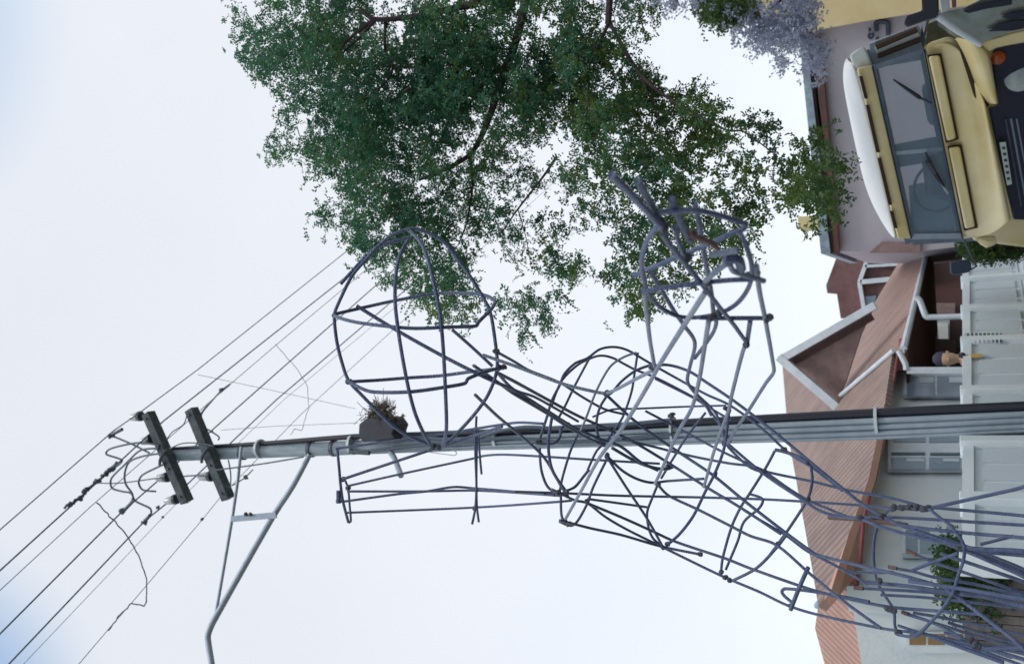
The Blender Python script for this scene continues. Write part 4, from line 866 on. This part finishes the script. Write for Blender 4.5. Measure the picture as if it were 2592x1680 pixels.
# wing (fender)
def wrow(a, b, o, n=6): return [T(a[0]+(b[0]-a[0])*i/(n-1), a[1]+(b[1]-a[1])*i/(n-1), o) for i in range(n)]
slab('wing_gap', [(2428,124),(2440,128),(2478,236),(2492,254),(2505,266),(2498,274),(2480,262),(2466,244)], -.20, .05, M['brown_gap_shade'], veh, .004)
wing_rows = []
top_c = [(2412,96),(2436,130),(2458,190),(2476,238),(2490,256),(2504,268)]
mid_c = [(2450,104),(2464,140),(2480,190),(2494,236),(2508,256),(2516,266)]
bot_c = [(2474,112),(2500,128),(2507,150),(2515,200),(2522,240),(2527,266)]
grid('wing', [[T(x, y, -.18) for x, y in top_c], [T(x+6, y, -.26) for x, y in top_c], [T(x, y, -.36) for x, y in mid_c], [T(x, y, -.38) for x, y in bot_c], [T(x+3, y, -.28) for x, y in bot_c]], M['yellow_paint'], sub=2, solid=.02)
slab('wing_side', [(2470,112),(2560,83),(2660,60),(2660,95),(2560,112),(2518,121),(2505,132)], -.33, .1, M['yellow_paint'], veh, .02)
slab('scuttle_side', [(2336,124),(2350,108),(2400,92),(2416,96),(2440,132),(2400,140),(2350,150)], -.04, .08, M['yellow_paint'], veh, .02)
# black front panel
fpn = slab('front_panel', [(2508,137),(2520,122),(2560,110),(2670,95),(2700,560),(2566,556),(2532,410),(2503,272),(2526,268)], -.20, .12, M['black_panel'], veh, .01)
for k in range(6):
    MB().tube([T(2545+k*14, 300, -.215), T(2585+k*14, 520, -.215)], .008, 6, 0).build('grille_bar', M['seat'] if k else M['darkmetal'], fpn)
def disc(nm, x, y, r, o, m, parent, th=.04):
    c = T(x, y, o); ax = vf
    return MB().tube([c-ax*th, c, c+ax*.012], [r, r, r*.6], 20, 0).build(nm, m, parent)
disc('indicator', 2526, 146, .046, -.23, M['amber'], fpn); disc('headlight', 2580, 196, .095, -.23, M['lens'], fpn)
plt = slab('number_plate', [(2530,361),(2546,359),(2562,466),(2549,470)], -.26, .02, M['plate'], fpn, .003)
for k in range(6):
    x0, y0 = 2536+k*2.4, 372+k*15.5
    MB().prism([T(x0, y0, -.264), T(x0+8, y0-1, -.264), T(x0+9.5, y0+6, -.264), T(x0+1.5, y0+7, -.264)], -vf*.002).build('plate_letter', M['ink'], plt, smooth=False)
# side with sliding window, mirrors
slab('door', [(2197,110),(2324,64),(2345,100),(2338,126),(2208,167)], .12, .10, M['galv'], veh, .01)
sw_ = slab('side_window', [(2214,120),(2322,80),(2334,98),(2220,142)], .10, .02, M['strap'], veh, .004)
MB().tube([T(2217,119,.08), T(2321,75,.08)], .022, 6, 0).build('window_channel', M['brown_gap_shade'], sw_); MB().tube([T(2222,143,.08), T(2336,98,.08)], .018, 6, 0).build('window_channel', M['brown_gap_shade'], sw_)
slab('lower_door', [(2345,60),(2480,0),(2680,-60),(2680,60),(2476,112),(2416,96),(2340,120)], .25, .1, M['silver'], veh, .01)
MB().prism([T(x, y, -.6) for x, y in ((2287,62),(2294,40),(2334,27),(2331,-30),(2375,-30),(2377,30),(2364,46),(2337,53),(2296,68))], -vf*.06).build('wing_mirror', M['blackpipe'], veh, bevel=.01)
MB().tube([T(2350,48,-.5), T(2344,74,-.2), T(2338,97,-.02)], .009, 6, 0).build('mirror_arm', M['blackpipe'], veh)
MB().prism([T(x, y, -.15) for x, y in ((2404,664),(2450,657),(2458,664),(2459,684),(2452,690),(2412,698),(2405,690))], -vf*.05).build('wing_mirror', mat('dark_mirror', (.03, .045, .08), .4), veh, bevel=.012)
MB().tube([T(2440,606,-.05), T(2455,640,-.12), T(2472,674,-.15), T(2458,682,-.14)], .008, 6, 0).build('mirror_arm', M['darkmetal'], veh)
MB().tube([T(2476,604,0), T(2498,612,-.02), T(2520,606,-.02)], [.02, .05, .03], 8, 2).build('bonnet_hinge', M['yellow_paint'], veh)
for (x, y, o) in ((2760, 170, .3), (2760, 480, .3), (2740, 120, 2.6)):
    c = T(x, y, o); c = Vector((c.x, c.y, .38)); ax = Vector((1, -.3, 0)).normalized()
    w_ = MB().tube([c-ax*.11, c-ax*.10, c+ax*.10, c+ax*.11], [.30, .38, .38, .30], 24, 0).build('wheel', M['blackpipe'], veh); MB().tube([c-ax*.118, c+ax*.118], .18, 16, 0).build('rim', M['white_paint'], w_)
slab('body', [(2400,100),(2462,610),(2700,640),(2700,60)], .55, 2.2, M['yellow_paint'], veh, .03)

# ------------------------------------------------------------------ silver vehicle at the frame edge
sv_ = empty('silver_car', Vector((3.4, 6.2, 0)), 'grey-silver car at the frame edge beside the yellow off-road vehicle', 'car')
def Q(x, y, o=0): return at(x, y, 6.0+y/450+o)
def sl(nm, pts, o, th, m, parent=sv_, bv=.006): return MB().prism([Q(x, y, o) for x, y in pts], -vf*th).build(nm, m, parent, bevel=bv)
bd = sl('body', [(2376,34),(2400,28),(2440,20),(2560,-40),(2700,-60),(2700,50),(2560,80),(2520,92),(2478,112),(2440,92),(2372,44)], .12, .5, M['silver'])
MB().tube([Q(2372,40,-.02), Q(2425,78,-.02), Q(2482,114,-.02)], [.022, .022, .016], 10, 2).build('windscreen_pillar', M['white_trim'], sv_)
for q in (((2436,28),(2470,14),(2560,-4),(2562,12),(2500,22),(2450,34)), ((2500,80),(2530,62),(2565,52),(2600,50),(2600,70),(2565,78)), ((2534,44),(2560,32),(2600,26),(2600,40),(2560,50))):
    sl('glass_reflection', q, .09, .02, M['black_panel'], bd, .012)
sl('rear_window', [(2376,-20),(2402,-20),(2404,24),(2382,32)], .10, .02, M['strap'], sv_); sl('rear_lamp', [(2408,-20),(2420,-20),(2421,18),(2410,20)], .10, .02, M['rust'], sv_)
for dx in (0, 1.6):
    c = Vector((3.6+dx, 6.3, .33)); w_ = MB().tube([c-E1*.1, c+E1*.1], .33, 20, 0).build('wheel', M['blackpipe'], sv_)
